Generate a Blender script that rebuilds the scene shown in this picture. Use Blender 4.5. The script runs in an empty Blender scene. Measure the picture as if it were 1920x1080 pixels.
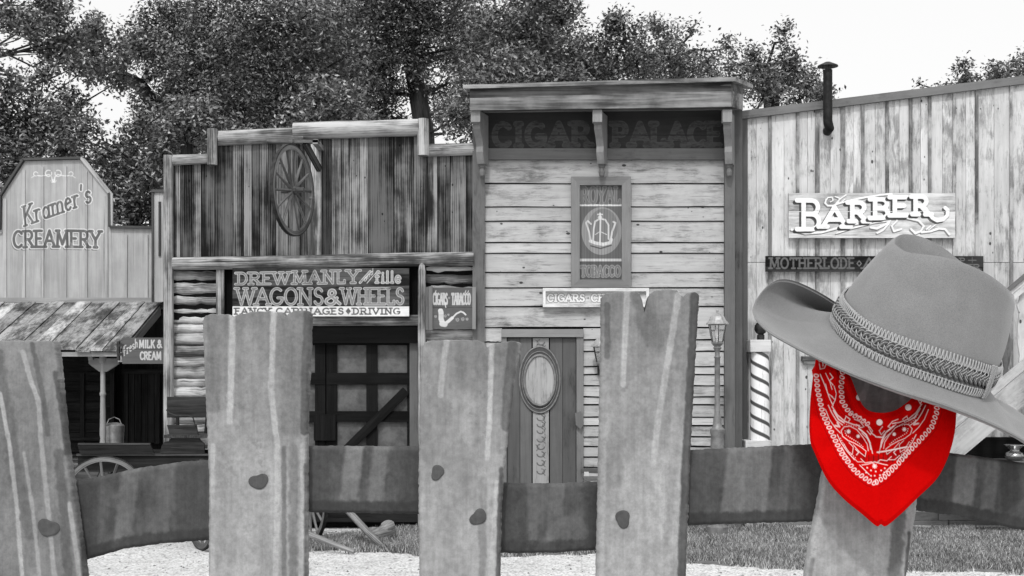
import bpy, math, random
import numpy as np
from mathutils import Vector, Matrix

# ------------------------------------------------------------------ camera, sky, sun, exposure
scene = bpy.context.scene
col = scene.collection
FPX = 2400.0            # focal length in photo pixels
CAMZ = 1.7
HORIZON = 700.0         # photo row of eye level
cam_data = bpy.data.cameras.new("camera")
cam_data.sensor_width = 36.0
cam_data.lens = 45.0
cam_data.shift_y = (HORIZON - 540.0) / 1920.0
cam_data.clip_start = 0.05
cam_data.clip_end = 2000.0
cam = bpy.data.objects.new("camera", cam_data)
cam.location = (0, 0, CAMZ)
cam.rotation_euler = (math.radians(90), 0, 0)
col.objects.link(cam)
scene.camera = cam

SUN_EL = math.radians(50)
SUN_AZ = math.radians(192)      # compass style: behind the camera, a little to its left
world = bpy.data.worlds.new("World")
scene.world = world
world.use_nodes = True
wn = world.node_tree.nodes; wl = world.node_tree.links
wn.clear()
w_out = wn.new('ShaderNodeOutputWorld')
w_bg = wn.new('ShaderNodeBackground')
w_sky = wn.new('ShaderNodeTexSky')
w_sky.sky_type = 'NISHITA'
w_sky.sun_disc = False
w_sky.sun_elevation = SUN_EL
w_sky.sun_rotation = SUN_AZ
w_sky.dust_density = 6.0
w_sky.air_density = 1.5
w_bw = wn.new('ShaderNodeRGBToBW')
w_bri = wn.new('ShaderNodeMath'); w_bri.operation = 'ADD'; w_bri.inputs[1].default_value = 8.6   # bright even cloud veil
wl.new(w_sky.outputs[0], w_bw.inputs[0])
wl.new(w_bw.outputs[0], w_bri.inputs[0])
wl.new(w_bri.outputs[0], w_bg.inputs[0])
w_bg.inputs[1].default_value = 0.12
wl.new(w_bg.outputs[0], w_out.inputs[0])

sun_data = bpy.data.lights.new("sun", 'SUN')
sun_data.energy = 2.4
sun_data.angle = math.radians(3.0)
sun = bpy.data.objects.new("sun", sun_data)
sd = Vector((math.sin(SUN_AZ) * math.cos(SUN_EL), math.cos(SUN_AZ) * math.cos(SUN_EL), math.sin(SUN_EL)))
sun.rotation_euler = sd.to_track_quat('Z', 'Y').to_euler()
sun.location = (0, -5, 20)
col.objects.link(sun)
scene.view_settings.view_transform = 'Standard'
scene.view_settings.look = 'None'
scene.view_settings.gamma = 1.0
scene.view_settings.exposure = -0.5

rng = np.random.default_rng(7)
random.seed(7)

# ------------------------------------------------------------------ placing helpers
def PX(px, D): return (px - 960.0) * D / FPX
def PZ(py, D): return CAMZ + (HORIZON - py) * D / FPX
def P(px, py, D): return np.array([PX(px, D), D, PZ(py, D)])

base = {}
def settags(o, label=None, cat=None, group=None, kind=None):
    if label: o['label'] = label
    if cat: o['category'] = cat
    if group: o['group'] = group
    if kind: o['kind'] = kind
    return o
def thing(name, loc, label, cat, group=None):
    o = bpy.data.objects.new(name, None)
    o.empty_display_size = 0.2
    o.location = loc
    col.objects.link(o)
    base[o.name] = np.array(loc, dtype=float)
    return settags(o, label, cat, group)

class MB:
    """collects shapes; every vertex carries grain coordinates, a board tone and painted lettering"""
    def __init__(self):
        self.V = []; self.F = []; self.G = []; self.T = []; self.PV = []; self.PA = []; self.n = 0; self.M = []
        self.nf = 0
    def add(self, verts, faces, gc=None, tone=1.0, pv=None, pa=None, mat=0):
        verts = np.asarray(verts, float); k = len(verts)
        if gc is None: gc = verts.copy()
        gc = np.asarray(gc, float) + rng.random(3) * 40.0
        self.V.append(verts); self.G.append(gc)
        self.T.append(np.broadcast_to(np.asarray(tone, float), (k,)).copy())
        self.PV.append(np.zeros(k) if pv is None else np.asarray(pv, float))
        self.PA.append(np.zeros(k) if pa is None else np.asarray(pa, float))
        if isinstance(faces, np.ndarray):
            self.F.append((faces.reshape(-1) + self.n, np.full(len(faces), faces.shape[1])))
            nf = len(faces)
        else:
            self.F.append((np.array([i for f in faces for i in f]) + self.n, np.array([len(f) for f in faces])))
            nf = len(faces)
        self.M.append(np.full(nf, mat)); self.n += k
        return self
    def box(self, c, size, axis='x', rot=None, tone=None, jit=0.0, mat=0):
        """box centred at c; axis names the grain direction"""
        hx, hy, hz = [s / 2 for s in size]
        v = np.array([[-hx,-hy,-hz],[hx,-hy,-hz],[hx,hy,-hz],[-hx,hy,-hz],[-hx,-hy,hz],[hx,-hy,hz],[hx,hy,hz],[-hx,hy,hz]])
        if jit: v = v + (rng.random((8, 3)) - .5) * jit
        g = v[:, {'x': [0,1,2], 'y': [1,0,2], 'z': [2,0,1]}[axis]]
        if rot is not None: v = v @ np.array(rot).T
        f = [(0,1,5,4),(1,2,6,5),(2,3,7,6),(3,0,4,7),(4,5,6,7),(3,2,1,0)]
        return self.add(v + np.asarray(c, float), f, g, 1.0 if tone is None else tone, mat=mat)
    def pbox(self, x0, y0, x1, y1, D, th, axis='x', tone=None, jit=0.0, mat=0):
        """board given by its photo rectangle, front face at depth D, thickness th away from the viewer"""
        a = P(x0, y1, D); b = P(x1, y0, D)
        c = [(a[0]+b[0])/2, D+th/2, (a[2]+b[2])/2]
        return self.box(c, (abs(b[0]-a[0]), th, abs(b[2]-a[2])), axis, None, tone, jit, mat)
    def prism(self, pts, y0, y1, axis='z', tone=1.0, mat=0):
        """pts: outline in (x,z), counter-clockwise seen from the viewer; extruded from depth y0 (front) to y1"""
        pts = np.asarray(pts, float); k = len(pts)
        v = np.concatenate([np.c_[pts[:,0], np.full(k, y0), pts[:,1]], np.c_[pts[:,0], np.full(k, y1), pts[:,1]]])
        f = [tuple(range(k)), tuple(range(2*k-1, k-1, -1))]
        f += [(i, k+i, k+(i+1) % k, (i+1) % k) for i in range(k)]
        o = {'x': [0,1,2], 'y': [1,0,2], 'z': [2,0,1]}[axis]
        return self.add(v, f, v[:, o], tone, mat=mat)
    def pprism(self, pts, D, th, axis='z', tone=1.0, mat=0):
        q = [(PX(x, D), PZ(y, D)) for x, y in pts]
        ar = sum(q[i][0]*q[(i+1) % len(q)][1] - q[(i+1) % len(q)][0]*q[i][1] for i in range(len(q)))
        if ar < 0: q = q[::-1]
        return self.prism(q, D, D+th, axis, tone, mat)
    def bar(self, p0, p1, w, h, up=(0,0,1), tone=1.0, mat=0):
        """rectangular beam from p0 to p1, w across, h along 'up'"""
        p0 = np.asarray(p0, float); p1 = np.asarray(p1, float)
        d = p1-p0; L = np.linalg.norm(d); d = d/L
        s = np.cross(d, up); s /= np.linalg.norm(s); u = np.cross(s, d)
        R = np.stack([d, s, u], axis=1)
        return self.box((p0+p1)/2, (L, w, h), 'x', R, tone, mat=mat)
    def tube(self, pts, r, n=10, caps=True, tone=1.0, wob=0.0, closed=False, mat=0, squash=1.0):
        pts = np.asarray(pts, float); m = len(pts)
        r = np.broadcast_to(np.asarray(r, float), (m,)) if np.ndim(r) < 2 else r
        t = np.roll(pts, -1, 0)-np.roll(pts, 1, 0)
        if not closed:
            t[0] = pts[1]-pts[0]; t[-1] = pts[-1]-pts[-2]
        t /= np.linalg.norm(t, axis=1)[:, None] + 1e-12
        ref = np.array([0.13, 0.97, 0.21]) if abs(t[0][1]) < .8 else np.array([0.97, .1, .2])
        U = np.cross(t, ref); U /= np.linalg.norm(U, axis=1)[:, None]
        W = np.cross(t, U)
        L = np.concatenate([[0], np.cumsum(np.linalg.norm(np.diff(pts, axis=0), axis=1))])
        a = np.linspace(0, 2*np.pi, n, endpoint=False)
        rr = r[:, None]*np.ones(n)[None]
        if wob:
            ph = rng.random(n)*6; am = rng.random(n)
            rr = rr*(1+wob*(np.sin(L[:, None]*3.1+ph)*am + 0.5*np.sin(L[:, None]*9.7+ph*2)*am[::-1]))
        ca = np.cos(a); sa = np.sin(a)
        V = pts[:, None]+rr[..., None]*(ca[None, :, None]*U[:, None]+squash*sa[None, :, None]*W[:, None])
        G = np.stack([np.repeat(L[:, None], n, 1), rr*ca, rr*sa], -1)
        i = np.arange(m if closed else m-1)[:, None]; j = np.arange(n)[None]
        i2 = (i+1) % m
        F = np.stack([i*n+j, i*n+(j+1) % n, i2*n+(j+1) % n, i2*n+j], -1).reshape(-1, 4)
        fl = [tuple(q) for q in F]
        if caps and not closed: fl += [tuple(range(n))[::-1], tuple(range((m-1)*n, m*n))]
        return self.add(V.reshape(-1, 3), fl, G.reshape(-1, 3), tone, mat=mat)
    def log(self, p0, p1, r0, r1=None, n=12, seg=10, tone=1.0, wob=.05, bend=0.0):
        p0 = np.asarray(p0, float); p1 = np.asarray(p1, float)
        s = np.linspace(0, 1, seg+1)[:, None]
        pts = p0+(p1-p0)*s
        pts[:, 2] += bend*np.sin(np.pi*s[:, 0])
        return self.tube(pts, np.linspace(r0, r1 or r0, seg+1), n, True, tone, wob)
    def lathe(self, c, prof, n=20, tone=1.0, mat=0, square=False):
        """prof: (radius, z) pairs from bottom to top round a vertical axis through c"""
        prof = np.asarray(prof, float); m = len(prof)
        a = np.linspace(0, 2*np.pi, n, endpoint=False) + (np.pi/n if n <= 8 else 0)
        V = np.stack([c[0]+prof[:, 0][:, None]*np.cos(a), c[1]+prof[:, 0][:, None]*np.sin(a), c[2]+np.repeat(prof[:, 1][:, None], n, 1)], -1)
        i = np.arange(m-1)[:, None]; j = np.arange(n)[None]
        F = np.stack([i*n+j, i*n+(j+1) % n, (i+1)*n+(j+1) % n, (i+1)*n+j], -1).reshape(-1, 4)
        fl = [tuple(q) for q in F]+[tuple(range(n))[::-1], tuple(range((m-1)*n, m*n))]
        Vf = V.reshape(-1, 3)
        return self.add(Vf, fl, (Vf-np.asarray(c))[:, [2, 0, 1]], tone, mat=mat)
    def torus_path(self, pts, r, n=8, tone=1.0, mat=0): return self.tube(pts, r, n, False, tone, 0, True, mat)
    def build(self, name, mats, parent=None, smooth=False, bevel=0.0):
        V = np.concatenate(self.V)
        if parent is not None: V = V-base[parent.name]
        me = bpy.data.meshes.new(name)
        idx = np.concatenate([f[0] for f in self.F]).astype(np.int32); cnt = np.concatenate([f[1] for f in self.F]).astype(np.int32)
        me.vertices.add(len(V)); me.vertices.foreach_set('co', V.astype(np.float32).ravel())
        me.loops.add(len(idx)); me.loops.foreach_set('vertex_index', idx)
        me.polygons.add(len(cnt))
        me.polygons.foreach_set('loop_start', np.concatenate([[0], np.cumsum(cnt)[:-1]]).astype(np.int32))
        me.polygons.foreach_set('material_index', np.concatenate(self.M).astype(np.int32))
        me.polygons.foreach_set('use_smooth', np.full(len(cnt), smooth))
        me.update(calc_edges=True)
        def att(n, typ, key, a):
            at = me.attributes.new(n, typ, 'POINT'); at.data.foreach_set(key, a.astype(np.float32).ravel())
        att('gc', 'FLOAT_VECTOR', 'vector', np.concatenate(self.G))
        att('tone', 'FLOAT', 'value', np.concatenate(self.T))
        pa = np.concatenate(self.PA)
        if pa.any() or np.concatenate(self.PV).any():
            att('pv', 'FLOAT', 'value', np.concatenate(self.PV)); att('pa', 'FLOAT', 'value', pa)
        for m in (mats if isinstance(mats, (list, tuple)) else [mats]): me.materials.append(m)
        o = bpy.data.objects.new(name, me); col.objects.link(o)
        if parent is not None:
            o.parent = parent; base[o.name] = base[parent.name]
        else: base[o.name] = np.zeros(3)
        if bevel:
            b = o.modifiers.new('bevel', 'BEVEL'); b.width = bevel; b.segments = 2; b.limit_method = 'ANGLE'
        if smooth: smooth_edges(me)
        return o
def smooth_edges(me, ang=40):
    me.set_sharp_from_angle(angle=math.radians(ang))

def vnoise(x, y, seed=0):
    """value noise, 0..1"""
    x = np.asarray(x, float); y = np.asarray(y, float)
    xi = np.floor(x).astype(np.int64); yi = np.floor(y).astype(np.int64)
    fx = x-xi; fy = y-yi; fx = fx*fx*(3-2*fx); fy = fy*fy*(3-2*fy)
    def h(a, b):
        v = np.sin((a*127.1+b*311.7+seed*74.7) % 6283.185)*43758.5453
        return v-np.floor(v)
    return (h(xi, yi)*(1-fx)+h(xi+1, yi)*fx)*(1-fy)+(h(xi, yi+1)*(1-fx)+h(xi+1, yi+1)*fx)*fy
def fbm(x, y, seed=0, o=4):
    s = 0; a = .5; t = 0
    for k in range(o):
        s = s+a*vnoise(x*2**k, y*2**k, seed+k*13); t += a; a *= .5
    return s/t

# ------------------------------------------------------------------ materials
def newmat(name):
    m = bpy.data.materials.new(name); m.use_nodes = True
    nt = m.node_tree; b = nt.nodes['Principled BSDF']
    return m, nt, nt.nodes, nt.links, b
class NG:
    def __init__(s, nt): s.n = nt.nodes; s.l = nt.links
    def attr(s, name, fac=False):
        a = s.n.new('ShaderNodeAttribute'); a.attribute_name = name
        return a.outputs['Fac'] if fac else a.outputs['Vector']
    def mapv(s, v, sc, loc=(0,0,0)):
        m = s.n.new('ShaderNodeMapping'); s.l.new(v, m.inputs[0]); m.inputs['Scale'].default_value = sc; m.inputs['Location'].default_value = loc
        return m.outputs[0]
    def noise(s, v, scale=1.0, detail=5, rough=.6, dist=0.0):
        t = s.n.new('ShaderNodeTexNoise'); s.l.new(v, t.inputs['Vector']); t.inputs['Scale'].default_value = scale
        t.inputs['Detail'].default_value = detail; t.inputs['Roughness'].default_value = rough; t.inputs['Distortion'].default_value = dist
        return t.outputs['Fac']
    def math(s, op, a, b=None, c=None, clamp=False):
        m = s.n.new('ShaderNodeMath'); m.operation = op; m.use_clamp = clamp
        for i, v in enumerate((a, b, c)):
            if v is None: continue
            if isinstance(v, (int, float)): m.inputs[i].default_value = v
            else: s.l.new(v, m.inputs[i])
        return m.outputs[0]
    def ramp(s, v, a, b, lo=0.0, hi=1.0):
        m = s.n.new('ShaderNodeMapRange'); s.l.new(v, m.inputs[0])
        for i, x in zip((1, 2, 3, 4), (a, b, lo, hi)): m.inputs[i].default_value = x
        m.interpolation_type = 'SMOOTHSTEP'
        return m.outputs[0]
    def mix(s, f, a, b):
        m = s.n.new('ShaderNodeMix'); m.data_type = 'FLOAT'
        for i, v in zip((0, 2, 3), (f, a, b)):
            if isinstance(v, (int, float)): m.inputs[i].default_value = v
            else: s.l.new(v, m.inputs[i])
        return m.outputs[0]
    def bump(s, h, strength, dist, b):
        bp = s.n.new('ShaderNodeBump'); bp.inputs['Strength'].default_value = strength; bp.inputs['Distance'].default_value = dist
        s.l.new(h, bp.inputs['Height']); s.l.new(bp.outputs[0], b.inputs['Normal'])

def wood(name, dark, light, paint=None, wear=0.45, wsoft=0.08, L=1.6, C=30.0, blot=.5, bump=.5, rough=.85, letters=True, letterwear=.35, rings=.16, specks=0.0, PL=1.3, PC=.3):
    m, nt, n, l, b = newmat(name); g = NG(nt)
    gc = g.attr('gc')
    n1 = g.noise(g.mapv(gc, (L, C, C)), 1, 8, .68, .3)
    n2 = g.noise(g.mapv(gc, (L*.35, C*.22, C*.22)), 1, 4, .55)
    n3 = g.noise(gc, 2.3, 4, .6)
    wv = n.new('ShaderNodeTexWave'); wv.bands_direction = 'Y'; wv.wave_profile = 'SAW'
    l.new(g.mapv(gc, (.30, 4.5, 4.5)), wv.inputs['Vector']); wv.inputs['Scale'].default_value = 3.0
    wv.inputs['Distortion'].default_value = 5.0; wv.inputs['Detail'].default_value = 2.5; wv.inputs['Detail Scale'].default_value = .7
    f = g.math('MULTIPLY', n1, 1.0)
    f = g.math('ADD', f, g.math('MULTIPLY', g.math('SUBTRACT', n2, .5), blot*1.6))
    f = g.math('ADD', f, g.math('MULTIPLY', g.math('SUBTRACT', n3, .5), blot))
    f = g.math('ADD', f, g.math('MULTIPLY', g.math('SUBTRACT', wv.outputs['Fac'], .5), rings))
    c = g.ramp(f, .22, .8, dark, light)
    crack = g.ramp(g.noise(g.mapv(gc, (L*.6, C*2.2, C*2.2)), 1, 3, .5), .30, .36, .35, 1.0)
    c = g.math('MULTIPLY', c, crack)
    if paint is not None:
        wn_ = g.noise(g.mapv(gc, (L*PL, C*PC, C*PC)), 1, 9, .78, .4)
        wn2 = g.noise(gc, 3.1, 5, .6); wn3 = g.noise(gc, .35, 2, .5)
        wm = g.math('ADD', g.math('MULTIPLY', wn_, .62), g.math('MULTIPLY', wn2, .38))
        wm = g.math('ADD', wm, g.math('MULTIPLY', g.math('SUBTRACT', wn3, .5), .30))
        mask = g.ramp(wm, wear-wsoft, wear+wsoft)
        pc = g.math('MULTIPLY', g.ramp(n1, .2, .8, paint*.84, paint*1.1), g.ramp(n3, .3, .7, .88, 1.05))
        c = g.mix(mask, c, pc)
    if specks:
        vo = n.new('ShaderNodeTexVoronoi'); l.new(g.mapv(gc, (.6, 1, 1)), vo.inputs['Vector']); vo.inputs['Scale'].default_value = 13
        thr = g.math('MULTIPLY', g.ramp(g.noise(gc, 5, 2, .5), .5, .7, 0, 1), .16*specks)
        sp = g.ramp(g.math('SUBTRACT', vo.outputs['Distance'], thr), 0, .05, .15, 1)
        c = g.math('MULTIPLY', c, sp)
        fine = g.ramp(g.noise(g.mapv(gc, (3, 60, 60)), 1, 3, .6), .30, .38, .55, 1)
        c = g.math('MULTIPLY', c, fine)
    c = g.math('MULTIPLY', c, g.attr('tone', True))
    if letters:
        lm = g.noise(g.mapv(gc, (L*6, C*1.0, C*1.0)), 1, 7, .7)
        la = g.math('MULTIPLY', g.attr('pa', True), g.ramp(lm, letterwear-.1, letterwear+.12))
        lv = g.math('MULTIPLY', g.attr('pv', True), g.ramp(n1, .2, .8, .8, 1.1))
        c = g.mix(la, c, lv)
    cc = n.new('ShaderNodeCombineColor'); [l.new(c, cc.inputs[i]) for i in range(3)]
    l.new(cc.outputs[0], b.inputs['Base Color'])
    b.inputs['Roughness'].default_value = rough; b.inputs['Specular IOR Level'].default_value = .12
    g.bump(g.math('MULTIPLY', f, crack), bump, .006, b)
    return m
def plain(name, v, rough=.7, metal=0.0, var=.25, scale=8.0, spec=.3, bump=0.0):
    m, nt, n, l, b = newmat(name); g = NG(nt)
    tc = n.new('ShaderNodeTexCoord')
    c = g.ramp(g.noise(tc.outputs['Object'], scale, 6, .65), .25, .75, v*(1-var), v*(1+var))
    cc = n.new('ShaderNodeCombineColor'); [l.new(c, cc.inputs[i]) for i in range(3)]
    l.new(cc.outputs[0], b.inputs['Base Color'])
    b.inputs['Roughness'].default_value = rough; b.inputs['Metallic'].default_value = metal; b.inputs['Specular IOR Level'].default_value = spec
    if bump: g.bump(g.noise(tc.outputs['Object'], scale*8, 4, .6), bump, .004, b)
    return m

M = {}
M['plank'] = wood('weathered_plank', .012, .21, blot=1.0, C=34, L=1.1, specks=.8, rings=.25)
M['log'] = wood('peeled_log', .05, .42, blot=.8, C=22, L=2.2, bump=.8, rings=.15)
M['logwall'] = wood('log_wall', .09, .55, blot=.8, C=20, L=2.5, bump=.9, rings=.1)
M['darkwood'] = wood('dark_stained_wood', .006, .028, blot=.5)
M['blackwood'] = wood('black_wood', .003, .010, blot=.5, bump=.2)
M['midwood'] = wood('mid_grey_painted_wood', .05, .12, paint=.135, wear=.40, blot=.5, bump=.25, rings=.1)
M['siding'] = wood('worn_painted_siding', .10, .28, paint=.42, wear=.425, wsoft=.09, C=30, L=1.5, bump=.35, specks=1, PL=2.4, PC=.6)
M['frieze'] = wood('dark_frieze_paint_with_shade', .012, .045, paint=.034, wear=.40, blot=.5, letterwear=.44)  # dark paint, made deeper still to carry the cornice's shadow
M['fascia'] = wood('fascia_wood', .04, .26, blot=.7, C=20, L=.9, rings=.25)
M['barber'] = wood('peeling_white_boards', .20, .36, paint=.57, wear=.455, wsoft=.07, C=24, L=1.4, bump=.3, specks=.9, PL=3.2, PC=.9)
M['batten'] = wood('worn_batten', .07, .22, paint=.42, wear=.53, wsoft=.08, C=20, L=1.4)
M['trim'] = wood('grey_trim', .08, .20, paint=.17, wear=.40, rings=.2)
M['cream'] = wood('pale_washed_plywood', .26, .45, paint=.36, wear=.52, wsoft=.14, C=16, L=1.0, bump=.15, rings=.1)
M['roofplank'] = wood('silvered_roof_plank', .06, .42, blot=.8, C=30, L=1.2, bump=.7, rings=.1)
M['signdark'] = wood('dark_sign_board', .010, .09, blot=.9, letterwear=.36, L=2)
M['signwhite'] = wood('white_sign_board', .35, .75, paint=.66, wear=.45, letterwear=.34, C=24, L=2)
M['signgrey'] = wood('grey_sign_board', .05, .14, paint=.10, wear=.40, letterwear=.22)
M['signcarved'] = wood('carved_white_sign', .14, .60, paint=.60, wear=.51, wsoft=.12, letterwear=.27, C=30, L=2)
M['whitewood'] = wood('whitewashed_wood', .22, .50, paint=.60, wear=.46, C=24, L=2, letterwear=.25)
M['panel'] = plain('grey_door_panel', .085, .6, var=.45, scale=9)
M['iron'] = plain('rusty_iron', .035, .55, .6, var=.5, scale=20)
M['blackiron'] = plain('sooty_pipe', .018, .6, .5, var=.6, scale=14)
M['paintmetal'] = plain('painted_grey_metal', .17, .5, .2, var=.3, scale=18)
M['palemetal'] = plain('pale_weathered_metal', .34, .5, .3, var=.3, scale=18)
M['galv'] = plain('galvanised_metal', .30, .45, .6, var=.3, scale=10)
M['wheelwood'] = wood('grey_wheel_wood', .05, .22, blot=.5)
M['dark'] = plain('dark_void', .006, .9)
M['bulb'] = plain('milky_bulb', .8, .3, var=.02)
def glass_mat():
    m, nt, n, l, b = newmat('lantern_glass')
    b.inputs['Base Color'].default_value = (.75, .75, .75, 1); b.inputs['Roughness'].default_value = .15
    b.inputs['Transmission Weight'].default_value = .85; b.inputs['IOR'].default_value = 1.1
    return m
M['glass'] = glass_mat()

# ------------------------------------------------------------------ painted lettering (strokes rasterised onto mesh vertices)
def arc(cx, cy, rx, ry, a0, a1, n=14):
    a = np.radians(np.linspace(a0, a1, n)); return [(cx+rx*math.cos(t), cy+ry*math.sin(t)) for t in a]
# glyph: (width, strokes, serif points (x,y))
GL = {
 'A': (1.0, [[(0,0),(.5,1),(1,0)], [(.2,.36),(.8,.36)]], [(0,0),(1,0)]),
 'B': (.8, [[(.12,0),(.12,1)], [(.12,1)]+arc(.5,.76,.33,.24,90,-90)+[(.12,.52)], [(.5,.52)]+arc(.5,.26,.38,.26,90,-90)+[(.12,0)]], [(.05,0),(.05,1)]),
 'C': (.9, [arc(.55,.5,.5,.5,45,315,24)], []),
 'D': (.9, [[(.12,0),(.12,1),(.4,1)]+arc(.4,.5,.5,.5,90,-90)+[(.12,0)]], [(.05,0),(.05,1)]),
 'E': (.75, [[(.85,1),(.12,1),(.12,0),(.9,0)], [(.12,.52),(.7,.52)]], [(.05,0),(.05,1)], ),
 'F': (.75, [[(.85,1),(.12,1),(.12,0)], [(.12,.52),(.7,.52)]], [(.12,0),(.05,1)]),
 'G': (1.0, [arc(.52,.5,.48,.5,50,330,24)+[(.95,.42),(.6,.42)]], []),
 'H': (1.0, [[(.15,0),(.15,1)], [(.85,0),(.85,1)], [(.15,.52),(.85,.52)]], [(.15,0),(.15,1),(.85,0),(.85,1)]),
 'I': (.4, [[(.5,0),(.5,1)]], [(.5,0),(.5,1)]),
 'K': (1.0, [[(.15,0),(.15,1)], [(.85,1),(.18,.42)], [(.4,.6),(.9,0)]], [(.15,0),(.15,1),(.88,0),(.82,1)]),
 'L': (.75, [[(.12,1),(.12,0),(.9,0),(.9,.2)]], [(.12,1)]),
 'M': (1.25, [[(.1,0),(.15,1),(.5,.15),(.85,1),(.9,0)]], [(.1,0),(.12,1),(.88,1),(.9,0)]),
 'N': (1.05, [[(.12,0),(.12,1),(.85,0),(.85,1)]], [(.12,0),(.08,1),(.85,1)]),
 'O': (1.0, [arc(.5,.5,.45,.5,0,360,28)], []),
 'P': (.85, [[(.12,0),(.12,1),(.5,1)]+arc(.5,.74,.35,.26,90,-90)+[(.12,.48)]], [(.12,0),(.05,1)]),
 'R': (.95, [[(.12,0),(.12,1),(.5,1)]+arc(.5,.74,.32,.26,90,-90)+[(.12,.48)], [(.45,.48),(.95,0)]], [(.12,0),(.05,1),(.95,0)]),
 'S': (.75, [arc(.5,.76,.36,.24,20,270,14)+arc(.5,.26,.4,.26,90,-160,14)], []),
 'T': (.9, [[(.5,0),(.5,1)], [(.05,.85),(.05,1),(.95,1),(.95,.85)]], [(.5,0)]),
 'V': (.95, [[(0,1),(.5,0),(1,1)]], [(0,1),(1,1)]),
 'W': (1.4, [[(0,1),(.27,0),(.5,.9),(.73,0),(1,1)]], [(0,1),(1,1),(.5,1)]),
 'Y': (.95, [[(0,1),(.5,.45),(1,1)], [(.5,.45),(.5,0)]], [(0,1),(1,1),(.5,0)]),
 '&': (1.1, [[(1,.05),(.25,.7)]+arc(.47,.8,.2,.2,190,-20,10)+[(.6,.65),(.1,.35)]+arc(.35,.22,.3,.22,150,330,12)+[(.8,.45)]], []),
 'a': (.75, [arc(.45,.28,.36,.28,0,360,18), [(.82,.58),(.82,0)]], [(.85,0)]),
 'd': (.75, [arc(.45,.28,.36,.28,0,360,18), [(.82,1),(.82,0)]], []),
 'e': (.7, [[(.1,.3),(.85,.38)]+arc(.48,.3,.38,.3,15,320,18)], []),
 'f': (.5, [arc(.65,.8,.3,.2,20,180,8)+[(.35,0)], [(.1,.55),(.7,.55)]], [(.35,0)]),
 'h': (.75, [[(.15,0),(.15,1)], [(.15,.4)]+arc(.5,.38,.32,.2,150,0,8)+[(.82,0)]], []),
 'i': (.35, [[(.5,0),(.5,.58)], [(.5,.8),(.5,.86)]], [(.5,0)]),
 'l': (.35, [[(.5,0),(.5,1)]], [(.5,0)]),
 'm': (1.15, [[(.1,0),(.1,.58)], [(.1,.4)]+arc(.3,.38,.2,.2,150,0,8)+[(.5,0)], [(.5,.4)]+arc(.7,.38,.2,.2,150,0,8)+[(.9,0)]], [(.1,0),(.5,0),(.9,0),(.05,.58)]),
 'n': (.75, [[(.15,0),(.15,.58)], [(.15,.4)]+arc(.5,.38,.32,.2,150,0,8)+[(.82,0)]], []),
 'r': (.6, [[(.2,0),(.2,.58)], [(.2,.35)]+arc(.6,.38,.35,.2,150,60,6)], [(.2,0),(.15,.58)]),
 's': (.6, [arc(.5,.44,.32,.14,20,270,10)+arc(.5,.15,.36,.15,90,-160,10)], []),
 'o': (.7, [arc(.5,.29,.42,.29,0,360,18)], []),
 "'": (.3, [[(.6,1.02),(.4,.78)]], []),
 '*': (.6, [[(.5,.25),(.5,.8)], [(.2,.4),(.8,.65)], [(.8,.4),(.2,.65)]], []),
 '.': (.4, [[(.4,.5),(.6,.5)]], []),
 '/': (.5, [[(0,0),(1,1)]], []),
}
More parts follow.
